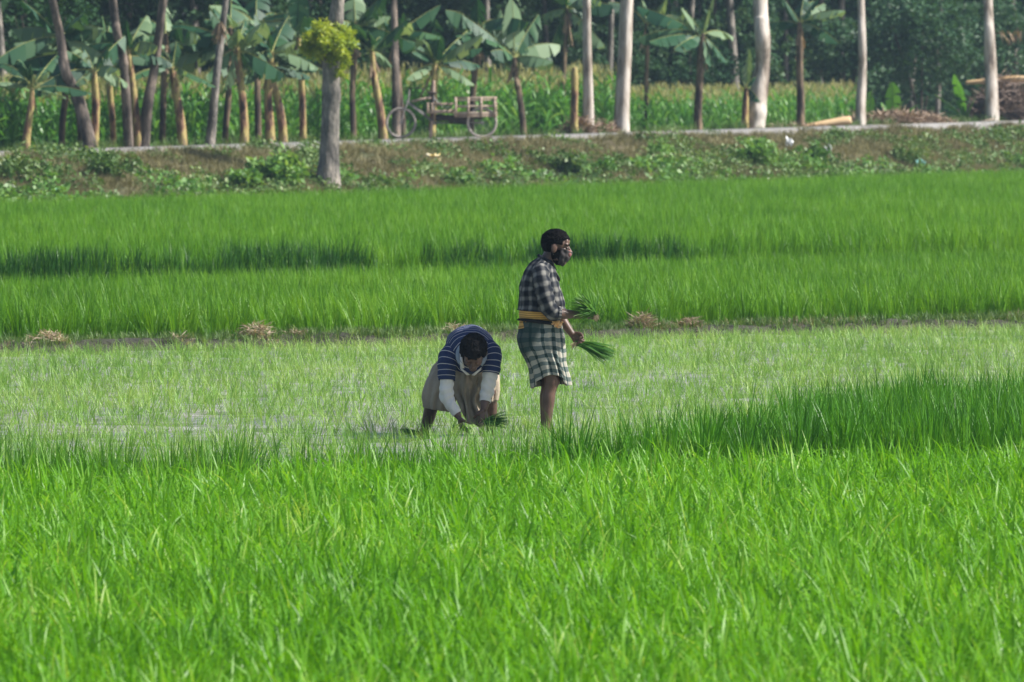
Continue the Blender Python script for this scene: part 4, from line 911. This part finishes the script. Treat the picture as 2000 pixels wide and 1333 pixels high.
for sgn, kn, an in ((-1, S2(520, 560, -.10), S2(470, 1040, -.10)), (1, S2(492, 560, .11), S2(455, 1040, .12))):
    hipx = S1(395, 1160, sgn*.09); cf = ((kn[0]*.62+an[0]*.38)-.012, kn[1], kn[2]*.62+an[2]*.38)
    tube(body, [hipx, (kn[0]*.5+hipx[0]*.5, kn[1], (kn[2]+hipx[2])/2), (kn[0]-.01, kn[1], kn[2]+.06), kn, (kn[0]-.015, kn[1], kn[2]-.07), cf, (an[0], an[1], an[2]+.05), (an[0], an[1], an[2]-.05)], [.095, .082, .064, .060, .050, .052, .038, .036], 18, 4)
    ell(body, (kn[0]+.035, kn[1], kn[2]+.005), (.032, .036, .042))
    az = an[2]-.08; tube(body, [(an[0]-.045, an[1], az-.02), (an[0]+.02, an[1], az-.01), (an[0]+.10, an[1]+sgn*.01, az-.035), (an[0]+.16, an[1]+sgn*.02, az-.045)], [.034, .042, .042, .030], 14, 4, side=(0, 1, 0), ratio=.8)
# near (right) arm: forearm level, hand closes on the bunch
nW = S1(838, 985, -.13)
tube(body, [S1(410, 545, -.18), S1(440, 720, -.23), S1(500, 950, -.22), S1(600, 968, -.20), S1(720, 975, -.16), nW], [.055, .048, .044, .043, .035, .026], 16, 4)
hand_pieces(body, nW, (.97, .12, -.18), (.05, .25, .95), (.15, .9, -.1), (.95, 1.1, .8), k=1.0, thumb=.9)
# far (left) arm: hangs forward and down
fW = S1(735, 1195, .14)
tube(body, [S1(430, 545, .18), S1(500, 760, .24), S1(590, 960, .22), S1(660, 1090, .18), fW], [.055, .048, .043, .037, .026], 16, 4)
hand_pieces(body, fW, (.62, -.05, -.60), (-.2, -.95, -.1), (.7, -.2, .6), (1.1, 1.2, .9), k=1.05, thumb=.8)
meshobj('body', remesh(body, .0055, 3, .5), M['skin'], man)
hair_obj(TH1, man, 3, top=.006, n=1500, cl=.8); eyes(TH1, man)
# cloth mask over nose, mouth and jaw, tied back to the ears
mk = MB(); K = 26; N = 22; V = []
for i in range(K+1):
    a = -1.25+2.5*i/K; zt = -.020+.030*min(1, abs(a)/1.3)
    for j in range(N+1):
        f = j/N; z = zt-(.108+.020*min(1, abs(a)/1.3))*f; 
        if abs(a) > 1.0: z = z*(1-(abs(a)-1.0)*.45)-.008*(abs(a)-1.0)
        rx = .100+.014*math.exp(-(a/.35)**2)*math.exp(-((z+.02)/.03)**2)-.035*max(0, (-z-.055)/.06)**1.3
        ry = .076-.020*max(0, (-z-.05)/.06)
        w_ = .0025*math.sin(a*14+z*60)+.002*math.sin(z*140+a*5)
        V.append(TH1 @ Vector((.004+(rx+w_)*math.cos(a), (ry+w_)*math.sin(a), z)))
mk.add(V, [(i*(N+1)+j, (i+1)*(N+1)+j, (i+1)*(N+1)+j+1, i*(N+1)+j+1) for i in range(K) for j in range(N)])
for s in (-1, 1): tube(mk, [TH1 @ Vector((.0, s*.078, -.02)), TH1 @ Vector((-.022, s*.088, .02)), TH1 @ Vector((-.03, s*.085, -.01)), TH1 @ Vector((-.01, s*.078, -.05))], [.003]*4, 6, 3)
bd = MB(); V = []; K2 = 44; N2 = 20
for i in range(K2+1):
    a = -1.95+3.9*i/K2
    for j in range(N2+1):
        f = j/N2; z = -.012-.112*f; z = z if abs(a) < 1.3 else z*(1-(abs(a)-1.3)*.35)
        k_ = .003*mnoise.noise(Vector((a*9, z*160, 0)))+.002*mnoise.noise(Vector((a*20, z*350, 3))); cl_ = .018*f**3
        V.append(TH1 @ Vector((.004+(.090-.030*max(0, (-z-.055)/.06)+k_-cl_)*math.cos(a), (.0745-.018*max(0, (-z-.05)/.06)+k_-cl_)*math.sin(a), z)))
bd.add(V, [(i*(N2+1)+j, (i+1)*(N2+1)+j, (i+1)*(N2+1)+j+1, i*(N2+1)+j+1) for i in range(K2) for j in range(N2)])
bd.build('beard', M['hair'], man)
o = mk.build('face_mask', M['mask'], man); o.modifiers.new('s', 'SOLIDIFY').thickness = .004; o['label'] = 'dark grey cloth mask over nose and jaw'
pk = MB(); ell(pk, TH1 @ Vector((.096, -.010, -.030)), (.022, .026, .026), TH1.to_3x3()); o = pk.build('mask_patch', M['pink'], bpy.data.objects[o.name]); o['label'] = 'pink patch on the front of the mask'
# shirt
sh = MB()
loft(sh, [(S1(462, 408), (.055, 0, -.02), (0, .068, 0)), (S1(448, 440), (.072, 0, -.03), (0, .095, 0)), (S1(422, 480), (.100, 0, -.02), (0, .160, 0)), (S1(405, 540), (.122, 0, -.01), (0, .192, 0)), (S1(398, 640), (.143, 0, 0), (0, .198, 0)), (S1(404, 760), (.160, 0, 0), (0, .195, 0)), (S1(412, 860), (.170, 0, 0), (0, .195, 0)), (S1(408, 910), (.172, 0, 0), (0, .190, 0)), (S1(408, 952), (.180, 0, -.012), (0, .196, 0))], 56, 7, (False, False), fold(.015, 3, 7, 9, .009, 9), su=1.02)
def sleeve(mb, pts, rad, seed, amp=.006):
    P = [np.array(p, float) for p in pts]; n = len(P); rings = []
    for i in range(n):
        T = P[min(i+1, n-1)]-P[max(i-1, 0)]; T /= np.linalg.norm(T); s = np.array((0, 1., 0)); A = s-T*np.dot(s, T); A /= np.linalg.norm(A); B = np.cross(T, A); rings.append((P[i], A*rad[i], B*rad[i]))
    loft(mb, rings, 32, 8, (False, False), sleeve_fold(amp, seed), su=.38)
sleeve(sh, [S1(398, 500, -.145), S1(405, 560, -.195), S1(428, 700, -.232), S1(468, 850, -.238), S1(512, 945, -.225), S1(565, 960, -.212), S1(602, 964, -.203)], [.060, .070, .070, .068, .066, .058, .052], 5, .008)
sleeve(sh, [S1(415, 500, .145), S1(425, 560, .195), S1(470, 700, .232), S1(530, 860, .245), S1(585, 950, .228), S1(615, 1005, .215)], [.060, .070, .068, .064, .058, .054], 8, .008)
# rolled cuffs and collar
for C, A, rr in ((S1(600, 964, -.203), (-1, 0, .02), .056),):
    tube(sh, [S1(576, 962, -.208), S1(606, 965, -.202)], [.060, .057], 24, 3, rnd=False)
o = sh.build('shirt', M['shirt'], man); o.modifiers.new('s', 'SOLIDIFY').thickness = .004; o['label'] = 'dark checked flannel shirt with rolled sleeves'
cl = MB(); V = []
for i in range(25):
    a = -2.7+5.4*i/24; op = max(0, abs(a)-0.0)
    for j, (r0, dz) in enumerate(((.056, .002), (.059, .010), (.066, .000), (.074, -.014))):
        x = -math.cos(a)*r0*1.0; y = math.sin(a)*r0*1.15; V.append((S1(462, 405)[0]+x+(.018 if abs(a) > 2 else 0), y, S1(462, 405)[2]+dz-x*.55-(.045*max(0, abs(a)-1.9))))
cl.add(V, [(i*4+j, (i+1)*4+j, (i+1)*4+j+1, i*4+j+1) for i in range(24) for j in range(3)], [((i*.012, j*.02), ((i+1)*.012, j*.02), ((i+1)*.012, j*.02+.02), (i*.012, j*.02+.02)) for i in range(24) for j in range(3)])
# lapel falling open at the chest
cl.add([S1(535, 480, -.045), S1(560, 520, -.06), S1(612, 612, -.03), S1(600, 640, -.02), S1(560, 590, -.035), S1(525, 520, -.03)], [(0, 1, 2, 3, 4, 5)])
o = cl.build('collar', M['shirt'], man); o.modifiers.new('s', 'SOLIDIFY').thickness = .005
# sash, cord, knot
sa = MB(); loft(sa, [(S1(398, 925), (.162, 0, 0), (0, .180, 0)), (S1(402, 990), (.170, 0, 0), (0, .186, 0)), (S1(404, 1045), (.170, 0, .01), (0, .176, 0)), (S1(392, 1075), (.173, 0, .045), (0, .172, 0))], 56, 5, (False, False), fold(.005, 9, 6, 14), su=1.0)
o = sa.build('sash', M['sash'], man); o['label'] = 'ochre striped cloth wound round the waist'
co = MB(); tube(co, [(SX(404)+.181*math.cos(a)+.0, .190*math.sin(a), S1(0, 1052)[2]+.006*math.sin(2*a)-.012*math.cos(a)) for a in np.linspace(-math.pi, math.pi*.98, 22)], [.007+.008*max(0, math.sin(-a)) for a in np.linspace(-math.pi, math.pi*.98, 22)], 10, 2); o = co.build('waist_cord', M['black'], man); 
kn = MB(); r = random.Random(4)
for cx, cy, rr in ((545, 1052, .020), (575, 1062, .024), (600, 1078, .022), (560, 1090, .016), (590, 1040, .014), (625, 1055, .012)): ell(kn, S1(cx, cy, -.165+r.uniform(-.01, .01)), (rr, rr*.8, rr*.9), None, 12, 8)
tube(kn, [S1(560, 1085, -.175), S1(585, 1112, -.18), S1(612, 1108, -.17)], [.006, .005, .003], 8, 3); tube(kn, [S1(505, 1060, -.17), S1(530, 1075, -.18), S1(550, 1060, -.175)], [.006, .007, .006], 8, 3)
o = kn.build('sash_knot', M['knot'], man); o['label'] = 'orange and cream knotted end of the waist cloth'
# lungi
def lungi_disp(p, c, dv, t, v, L):
    x = math.cos(t); y = math.sin(t); q = Vector((x*1.6, y*1.6, v*.8)); n_ = np.linalg.norm(dv)
    k = .010*v*math.sin(13*t+3*mnoise.noise(q)) + .012*v*mnoise.noise(Vector((x*5, y*5, v*1.5))) + .006*mnoise.noise(Vector((x*4, y*4, v*6)))
    if x > .3: k += .012*v*math.sin(24*t)
    p = p+dv/n_*k
    # hem height by side: raised over the near knee, low at the back and front corner
    near = max(0, -y); hem = 600+35*max(0, -x)-(118*near**1.5*(1 if x < .55 else max(0, 1-(x-.55)*4)))*(1 if x > -.75 else .55)
    f = v**2.0; p = np.array(p); p[2] += ((1146.4-hem)/1306.4-(1146.4-600)/1306.4)*f
    return p
lu = MB()
loft(lu, [(S2(408, -68), (.166, 0, 0), (0, .176, 0)), (S2(405, 20), (.172, 0, 0), (0, .180, 0)), (S2(407, 120), (.184, 0, 0), (0, .188, 0)), (S2(425, 230), (.175, 0, 0), (0, .190, 0)), (S2(460, 350), (.150, 0, 0), (0, .185, 0)), (S2(492, 470), (.148, 0, 0), (0, .180, 0)), (S2(514, 600), (.152, 0, 0), (0, .176, 0))], 120, 9, (False, False), lungi_disp, su=1.12)
o = lu.build('lungi', M['lungi'], man); o['label'] = 'green and cream checked lungi folded up to the knee'
hx = S2(330, 0)[0]
setpanel(o, lambda c: float(np.clip((SX(250)+(c.z-S2(0, 330)[2])*(180/380)-c.x)*25+.5, 0, 1)))
o.modifiers.new('s', 'SOLIDIFY').thickness = .005
tag(man, 'standing man in a dark checked shirt and checked lungi holding rice bunches', 'person')

# bunches
def bunch(name, base, dirv, L, n, spread, label, seed, rootlen=.06, droop=.3, wd=.006, mats=None, roots=True, parts=True):
    r = random.Random(seed); e = empty(name, base); d = Vector(dirv).normalized(); p = Proto()
    for i in range(n):
        v = (d+Vector(rvec(r))*spread*r.random()).normalized(); ln = L*r.uniform(.6, 1.1); P = []; q = Vector(rvec(r))*.014; dv = Vector(v); W = []; Rr = []; sd_ = dv.cross(Vector(rvec(r))).normalized(); q = q-d*.02
        for k_ in range(6):
            P.append(np.array(q)); W.append(wd*(1-(k_/5)**2*.8)*r.uniform(.8, 1.1)); Rr.append(np.array(sd_)); q = q+dv*ln/5; dv = (dv+Vector((0, 0, -droop*r.uniform(.2, 1)))*.28+Vector(rvec(r))*.05).normalized()
        p.ribbon(P, W, Rr, r.random())
    o = proto_obj('leaves', p, [mats or M['bunch']], e)
    if roots:
        p = Proto()
        for i in range(46):
            q = Vector(rvec(r))*.018-d*.015; dv = (-d+Vector(rvec(r))*.8+Vector((0, 0, -.5))).normalized(); P = []; 
            for k_ in range(4): P.append(np.array(q)); q = q+dv*rootlen*r.uniform(.2, .5); dv = (dv+Vector((0, 0, -.5))).normalized()
            p.ribbon(P, [.003]*3+[0], [np.array(dv.cross(Vector((0, 1, .1))).normalized())]*4, r.random())
        proto_obj('roots', p, [M['straw']], e)
    return tag(e, label, 'rice bunch', 'bundles of rice seedlings')
bunch('rice_bunch', org+Vector(S1(950, 955, -.17)), (-.60, .0, .62), .22, 460, 1.0, 'bushy bunch of rice seedlings in the standing man\'s raised near hand', 1, .05, .75, .0095, M['bunch_light'])
bunch('rice_bunch', org+Vector(S1(800, 1290, .10)), (.93, 0, -.24), .31, 420, .30, 'dark bunch of rice seedlings pointing down from the standing man\'s lower hand', 2, .05, .35, .010)

# ---- bent man ------------------------------------------------------
B = lambda cx, cy, y=0.: ((cx-533.2)/1306.4, y, (1253-cy)/1306.4)
org2 = at(890, 855, 60.3); org2.z = 0
bm = empty('person', org2); body = MB()
hc = Vector(B(722, 372, -.40))
fx = Vector((-.06, -.52, -.85)).normalized(); uz = Vector((0, -.85, .52)); uz = (uz-fx*uz.dot(fx)).normalized(); ly = uz.cross(fx)
TH2 = Matrix.Translation(hc) @ Matrix((fx, ly, uz)).transposed().to_4x4() @ Matrix.Scale(1.16, 4)
head_pieces(body, TH2)
tube(body, [B(690, 330, -.16), B(700, 345, -.26), TH2 @ Vector((-.015, 0, -.05)), TH2 @ Vector((0, 0, 0))], [.07, .062, .056, .05], 16, 4)
loft(body, [(B(655, 480, .36), (.13, 0, 0), (0, .04, .10)), (B(655, 400, .28), (.15, 0, 0), (0, .06, .12)), (B(670, 290, .14), (.145, 0, 0), (0, .03, .11)), (B(685, 260, 0), (.16, 0, 0), (0, 0, .115)), (B(690, 300, -.12), (.16, 0, 0), (0, -.02, .095)), (B(690, 330, -.2), (.10, 0, 0), (0, -.02, .07))], 28, 5)
legs2 = (((B(580, 480, .30)), B(320, 790, .10), (-.27, .32, -.06), -1), ((B(740, 480, .30)), B(890, 800, .08), (.285, .26, -.06), 1))
for hp, kn_, an_, sg in legs2:
    hp = Vector(hp); kv = Vector(kn_); an_ = Vector(an_); cf = kv*.66+an_*.34+Vector((0, .02, 0))
    tube(body, [hp, hp*.5+kv*.5, kv+(hp-kv)*.12, kv, kv+(an_-kv)*.12, cf, an_*.9+kv*.1, an_], [.10, .085, .068, .062, .055, .056, .040, .036], 18, 4)
    tube(body, [an_+Vector((0, .06, -.02)), an_+Vector((0, 0, -.01)), an_+Vector((sg*.03, -.09, -.03)), an_+Vector((sg*.05, -.15, -.035))], [.032, .04, .042, .03], 14, 3, side=(1, 0, 0), ratio=.75)
# arms: his right (photo left) and left (photo right)
aL = [B(450, 440, -.16), B(440, 640, -.20), B(450, 860, -.22), B(520, 960, -.25), B(568, 1040, -.27)]
aR = [B(915, 420, -.16), B(895, 600, -.20), B(860, 830, -.22), B(840, 900, -.25), B(832, 960, -.27)]
tube(body, aL, [.056, .050, .045, .036, .026], 16, 4); tube(body, aR, [.056, .050, .045, .036, .026], 16, 4)
hand_pieces(body, aL[-1], (.30, -.15, -.95), (.85, .3, .25), (.1, -.95, .2), (.65, .8, .5), k=1.0, thumb=.9)
hand_pieces(body, aR[-1], (-.08, -.12, -.98), (-.55, .75, -.1), (-.55, -.7, .1), (.55, .7, .5), k=1.05, thumb=.9)
meshobj('body', remesh(body, .0055, 3, .5), M['skin'], bm)
hair_obj(TH2, bm, 8, top=.022, n=1500)
for s in (-1, 1):
    mb = MB(); ell(mb, TH2 @ Vector((.079, s*.031, .010)), (.0125,)*3, TH2.to_3x3(), 12, 8); mb.build('eyelid', M['skin'], bm)
# polo
po = MB()
loft(po, [(B(655, 450, .36), (.165, 0, 0), (0, .055, .12)), (B(658, 370, .27), (.178, 0, 0), (0, .055, .145)), (B(665, 320, .16), (.186, 0, 0), (0, .035, .160)), (B(680, 320, .04), (.196, 0, 0), (0, .01, .172)), (B(686, 352, -.08), (.198, 0, 0), (0, -.015, .172)), (B(690, 395, -.16), (.178, 0, 0), (0, -.03, .160)), (B(694, 415, -.215), (.125, 0, 0), (0, -.04, .125)), (B(697, 415, -.245), (.085, 0, 0), (0, -.035, .085))], 60, 8, (False, False), fold(.007, 21, 5, 7), su=1.1)
def arm_sleeve(mb, pts, rad, seed, amp=.005, caps=False):
    sleeve(mb, pts, rad, seed, amp)
arm_sleeve(po, [B(520, 370, -.10), B(462, 430, -.155), B(445, 530, -.19), B(442, 660, -.205)], [.088, .086, .074, .068], 3)
arm_sleeve(po, [B(850, 330, -.10), B(912, 400, -.155), B(915, 480, -.19), B(902, 590, -.205)], [.088, .086, .074, .068], 5)
o = po.build('polo_shirt', M['polo'], bm); o['label'] = 'navy polo shirt with thin white stripes'; o.modifiers.new('s', 'SOLIDIFY').thickness = .004
ws = MB(); arm_sleeve(ws, [B(444, 600, -.203), B(442, 700, -.21), B(440, 800, -.215), B(458, 870, -.222), B(505, 940, -.245), B(556, 1012, -.265)], [.054, .056, .055, .052, .046, .038], 12, .0055)
o = ws.build('undershirt_sleeve', M['whitecloth'], bm); o.modifiers.new('s', 'SOLIDIFY').thickness = .003
ws = MB(); arm_sleeve(ws, [B(903, 540, -.203), B(890, 640, -.21), B(870, 760, -.215), B(852, 830, -.222), B(842, 888, -.245)], [.056, .058, .057, .052, .043], 14, .0055)
o = ws.build('undershirt_sleeve', M['whitecloth'], bm); o.modifiers.new('s', 'SOLIDIFY').thickness = .003
# collar: pale piping ring and white points
cc = MB(); pts = []
for a in np.linspace(-2.4, 2.4, 18): pts.append((B(700, 0)[0]+math.sin(a)*.098, -.275+.03*math.cos(a)-.02, B(0, 395)[2]+math.cos(a)*.095))
V = []; 
for i, q in enumerate(pts):
    a = -2.4+4.8*i/17; V += [q, (q[0]+math.sin(a)*.022, q[1]+.02, q[2]+math.cos(a)*.02), (q[0]+math.sin(a)*.03, q[1]+.035, q[2]+math.cos(a)*.026)]
cc.add(V, [(i*3+j, (i+1)*3+j, (i+1)*3+j+1, i*3+j+1) for i in range(17) for j in range(2)]); o = cc.build('collar', M['greycloth'], bm); o.modifiers.new('s', 'SOLIDIFY').thickness = .006
cc = MB()
for s in (-1, 1):
    x0 = B(692, 0)[0]; cc.add([(x0+s*.008, -.30, B(0, 600)[2]), (x0+s*.035, -.315, B(0, 570)[2]), (x0+s*.085, -.31, B(0, 520)[2]), (x0+s*.078, -.30, B(0, 548)[2]), (x0+s*.03, -.305, B(0, 605)[2])], [(0, 1, 2, 3, 4)])
cc.add([B(583, 372, -.30), B(600, 380, -.315), B(628, 530, -.315), B(588, 538, -.30)], [(0, 1, 2, 3)])
o = cc.build('undershirt_collar', M['whitecloth'], bm); o.modifiers.new('s', 'SOLIDIFY').thickness = .006
# beige wrap: seat, two leg tubes and the hanging middle
lw_ = MB()
def wrapfold(seed, pl): 
    return fold(.019, seed, 7, 6, pl*2.2, 9)
loft(lw_, [(B(650, 330, .30), (.15, 0, 0), (0, .08, .10)), (B(640, 420, .36), (.185, 0, 0), (0, .12, .07)), (B(610, 540, .30), (.20, 0, 0), (0, .16, .03)), (B(600, 640, .25), (.21, 0, 0), (0, .15, 0))], 60, 6, (True, False), wrapfold(2, .006), su=1)
loft(lw_, [(B(560, 470, .28), (.115, 0, -.05), (0, .13, 0)), (B(470, 620, .20), (.120, 0, -.06), (0, .125, 0)), (B(385, 770, .13), (.112, 0, -.06), (0, .115, 0)), (B(335, 890, .11), (.104, 0, -.03), (0, .108, 0)), (B(330, 985, .12), (.090, 0, -.015), (0, .10, 0))], 48, 6, (False, False), wrapfold(4, .008), su=1)
loft(lw_, [(B(760, 470, .28), (.115, 0, .05), (0, .13, 0)), (B(820, 620, .20), (.105, 0, .04), (0, .12, 0)), (B(868, 760, .12), (.085, 0, .03), (0, .105, 0)), (B(880, 905, .11), (.066, 0, .01), (0, .09, 0))], 48, 6, (False, False), wrapfold(6, .006), su=1)
def drape(p, c, dv, t, v, L):
    x = math.cos(t); k = .036*(.3+v)*math.sin(8*x+5*mnoise.noise(Vector((x*1.5, 0, v*2.5))))*1.0
    return np.array((p[0]+.012*v*math.sin(7*v+x*3), p[1]+k+.01*mnoise.noise(Vector((x*6, v*7, 0))), p[2]))
loft(lw_, [(B(650, 540, .08), (.13, 0, 0), (0, .05, 0)), (B(660, 700, .06), (.125, 0, 0), (0, .05, 0)), (B(675, 860, .06), (.108, 0, 0), (0, .05, 0)), (B(705, 1000, .05), (.088, 0, 0), (0, .045, 0)), (B(745, 1135, .05), (.052, 0, 0), (0, .04, 0))], 90, 8, (False, False), drape, su=1)
o = lw_.build('lungi', M['beige'], bm); o['label'] = 'beige wrap tucked up and hanging in folds between the legs'; o.modifiers.new('s', 'SOLIDIFY').thickness = .004
# straw tassel of ties hanging at the waist
p = Proto(); r = random.Random(6)
for i in range(16):
    a = np.array(B(765, 632, -.06)); b_ = np.array(B(722+r.uniform(-4, 45), 740+r.uniform(-40, 20), -.08)); p.ribbon([a, (a+b_)/2+np.array([.004, 0, 0]), b_], [.004, .004, 0], [np.array([1, 0, 0.])]*3, r.random())
o = proto_obj('straw_ties', p, [M['knot_leaf'] if 'knot_leaf' in M else M['straw']], bm); o['label'] = 'small bundle of straw ties hanging at the waist'
tag(bm, 'bent man in a navy striped polo and beige wrap planting rice seedlings', 'person')
bunch('rice_bunch', org2+Vector(B(850, 1090, -.30)), (.78, -.1, .12), .22, 150, .5, 'dark bunch of rice seedlings in the bent man\'s left hand above the water', 5, .05, .4)
bunch('rice_bunch', org2+Vector(B(640, 1170, -.32)), (-.5, 0, .55), .12, 22, .6, 'few thin seedlings between the bent man\'s right fingers, being planted', 6, .03, .3)
def gb(px, py, Y, d, label, seed, n=130, L=.2):
    q = at(px, py, Y); q.z = .04; bunch('rice_bunch', q, d, L, n, .35, label, seed, .05, .25)
gb(1212, 832, 58.6, (.95, .1, .12), 'bundle of seedlings lying in the mud, nearer the standing man', 11)
gb(1258, 830, 58.9, (.95, -.1, .16), 'bundle of rice seedlings lying in the mud just left of the tall rice', 12, L=.24)
gb(812, 848, 60.0, (-.9, .1, .15), 'bundle of rice seedlings lying in the mud beside the bent man\'s foot', 13, L=.16)

# ------------------------------------------------------------------ cargo tricycle
M['rim'] = noise_mat('dusty_tyre', [(.3, (.26, .23, .20)), (.7, (.42, .37, .33))], 6, .8, .2, .01)
M['steel'] = noise_mat('dull_steel', [(.3, (.14, .13, .13)), (.7, (.30, .29, .28))], 9, .5, .1, .01)
M['darkmetal'] = noise_mat('dark_rusty_metal', [(.3, (.02, .018, .017)), (.7, (.07, .05, .04))], 6, .7, .3, .01)
M['pole'] = noise_mat('pale_pinkish_wood', [(.3, (.36, .25, .19)), (.7, (.58, .45, .36))], 5, .8, .3, .01)
u = (865-1000)/F; Yc = 169.2/(1-KB*u); cb = at(865, 280, Yc); cb.z = float(zroad(cb.x))+.06; s_ = 1/(7.143/pxm(cb.y))
cy = empty('cargo_tricycle', cb); c0 = (865-730)*7.143
T = lambda cx, c_y, y=0.: ((cx-c0)*s_, y, (872-c_y)*s_)
def wheel(cx, cyy, y, R, parent, n=28):
    w_ = empty('wheel', T(cx, cyy, y)); w_.parent = parent
    return w_
def ring(mb, c, R, r_, N=40, K=8):
    V = []; Fq = []
    for i in range(N):
        a = 2*math.pi*i/N
        for j in range(K):
            b_ = 2*math.pi*j/K; rr = R+r_*math.cos(b_); V.append((c[0]+rr*math.cos(a), c[1]+r_*math.sin(b_), c[2]+rr*math.sin(a)))
    for i in range(N):
        for j in range(K): Fq.append((i*K+j, ((i+1) % N)*K+j, ((i+1) % N)*K+(j+1) % K, i*K+(j+1) % K))
    mb.add(V, Fq)
def mkwheel(cx, cyy, y, R):
    c = T(cx, cyy, y); mb = MB(); ring(mb, c, R-.024, .028); o = mb.build('wheel', M['rim'], cy)
    mb = MB(); ring(mb, c, R-.045, .010); mb.build('rim', M['steel'], o)
    mb = MB()
    for i in range(24):
        a = 2*math.pi*i/24; tube(mb, [(c[0]+.02*math.cos(a+.5), c[1]+(.03 if i % 2 else -.03), c[2]+.02*math.sin(a+.5)), (c[0]+(R-.045)*math.cos(a), c[1], c[2]+(R-.045)*math.sin(a))], [.002, .002], 5, 1, rnd=False)
    tube(mb, [(c[0], c[1]-.05, c[2]), (c[0], c[1]+.05, c[2])], [.022, .022], 10, 1, rnd=False); mb.build('spokes', M['steel'], o)
mkwheel(380, 650, 0, .340); mkwheel(1510, 648, -.45, .335); mkwheel(1510, 648, .45, .335)
mb = MB(); 
for y in (-.055, .055): tube(mb, [T(380, 650, y), T(430, 480, y), T(462, 400, y*.6)], [.011, .013, .015], 8, 3)
tube(mb, [T(462, 410), T(485, 330), T(495, 190)], [.018]*3, 8, 2); mb.build('fork', M['steel'], cy)
mb = MB()
for y in (-1, 1): tube(mb, [T(497, 190), T(510, 178, y*.14), T(560, 165, y*.25), T(640, 168, y*.28), T(700, 195, y*.28)], [.012, .012, .012, .013, .017], 8, 4)
mb.build('handlebar', M['darkmetal'], cy)
mb = MB()
for dy, dz in ((-.02, 0), (.02, 25)): tube(mb, [T(470, 370-dz, dy), T(835, 650-dz, dy)], [.015, .015], 8, 2)
tube(mb, [T(835, 240), T(838, 650)], [.015]*2, 8, 2); tube(mb, [T(840, 650), T(1510, 648)], [.02]*2, 8, 2); tube(mb, [T(830, 290), T(960, 430), T(1090, 430)], [.014]*3, 8, 2); tube(mb, [T(1510, 648, -.47), T(1510, 648, .47)], [.018]*2, 8, 1); tube(mb, [T(830, 640, -.1), T(850, 660, 0), T(870, 690, .1)], [.012]*3, 8, 2); mb.build('frame', M['steel'], cy)
mb = MB(); bar(mb, T(525, 352), T(800, 295), .10, .055); mb.build('crossbar_board', M['plank'], cy)
mb = MB(); ell(mb, T(825, 235), (.085, .08, .03)); ell(mb, T(785, 232), (.05, .035, .025)); mb.build('saddle', M['darkmetal'], cy)
mb = MB(); tube(mb, [T(815, 640, -.12), T(800, 760, -.14), T(790, 865, -.16)], [.032, .034, .036], 10, 3); mb.build('prop_post', M['pole'], cy)
mb = MB(); tube(mb, [T(835, 75, .3), T(830, 215, .3)], [.035, .038], 10, 3); mb.build('upright_post', M['pole'], cy)
# front box
mb = MB()
for y in (-.30, .30):
    bar(mb, T(742, 395, y), T(1110, 385, y), .03, .055); bar(mb, T(742, 500, y), T(1120, 480, y), .035, .06)
    for x in (755, 815): bar(mb, T(x, 370, y), T(x, 520, y), .05, .045)
for x in range(750, 1120, 60): box(mb, T(x, 512), (.075, .62, .025))
mb.build('front_deck', M['plank'], cy)
mb = MB(); bar(mb, T(860, 575), T(1310, 600), .5, .14); bar(mb, T(1050, 650), T(1310, 660), .4, .05); mb.build('undercarriage', M['darkmetal'], cy)
# cargo box
mb = MB()
for i, x in enumerate(np.linspace(1160, 1700, 9)): box(mb, T(x, 548), (.082, .94, .03))
mb.build('cargo_floor', M['plank'], cy)
for y in (-.48, .48):
    mb = MB()
    for yy, h_ in ((302, .045), (335, .03), (420, .05), (520, .075), (555, .05)): bar(mb, T(1130, yy+3, y), T(1718, yy-3, y), .028, h_)
    for x in (1145, 1320, 1500, 1688): bar(mb, T(x, 292, y*1.05), T(x, 572, y*1.05), .028, .055)
    mb.build('side_rail', M['plank'], cy)
for x in (1128, 1712):
    mb = MB()
    for yy in (305, 380, 460, 540): bar(mb, T(x, yy, -.46), T(x, yy, .46), .028, .05)
    mb.build('end_rail', M['plank'], cy)
mb = MB(); tube(mb, [T(1400, 600, -.40), T(1440, 585, -.38), T(1520, 590, -.4)], [.02, .03, .02], 10, 3); mb.build('axle_bracket', M['darkmetal'], cy)
tag(cy, 'wooden flatbed cargo tricycle parked on the road before the maize', 'cargo tricycle')

# ------------------------------------------------------------------ haze
m = bpy.data.materials.new('haze'); m.use_nodes = True; t = m.node_tree; t.nodes.remove(t.nodes['Principled BSDF'])
v = nd(t, 'ShaderNodeVolumePrincipled'); v.inputs['Color'].default_value = (.55, .78, 1, 1); v.inputs['Density'].default_value = .00026; v.inputs['Anisotropy'].default_value = .2
t.links.new(v.outputs[0], t.nodes['Material Output'].inputs['Volume'])
mb = MB(); box(mb, (25, 370, 9.5), (670, 880, 22)); o = mb.build('haze', m, smooth=False); tag(o, kind='stuff', label='thin pale air haze over the fields')
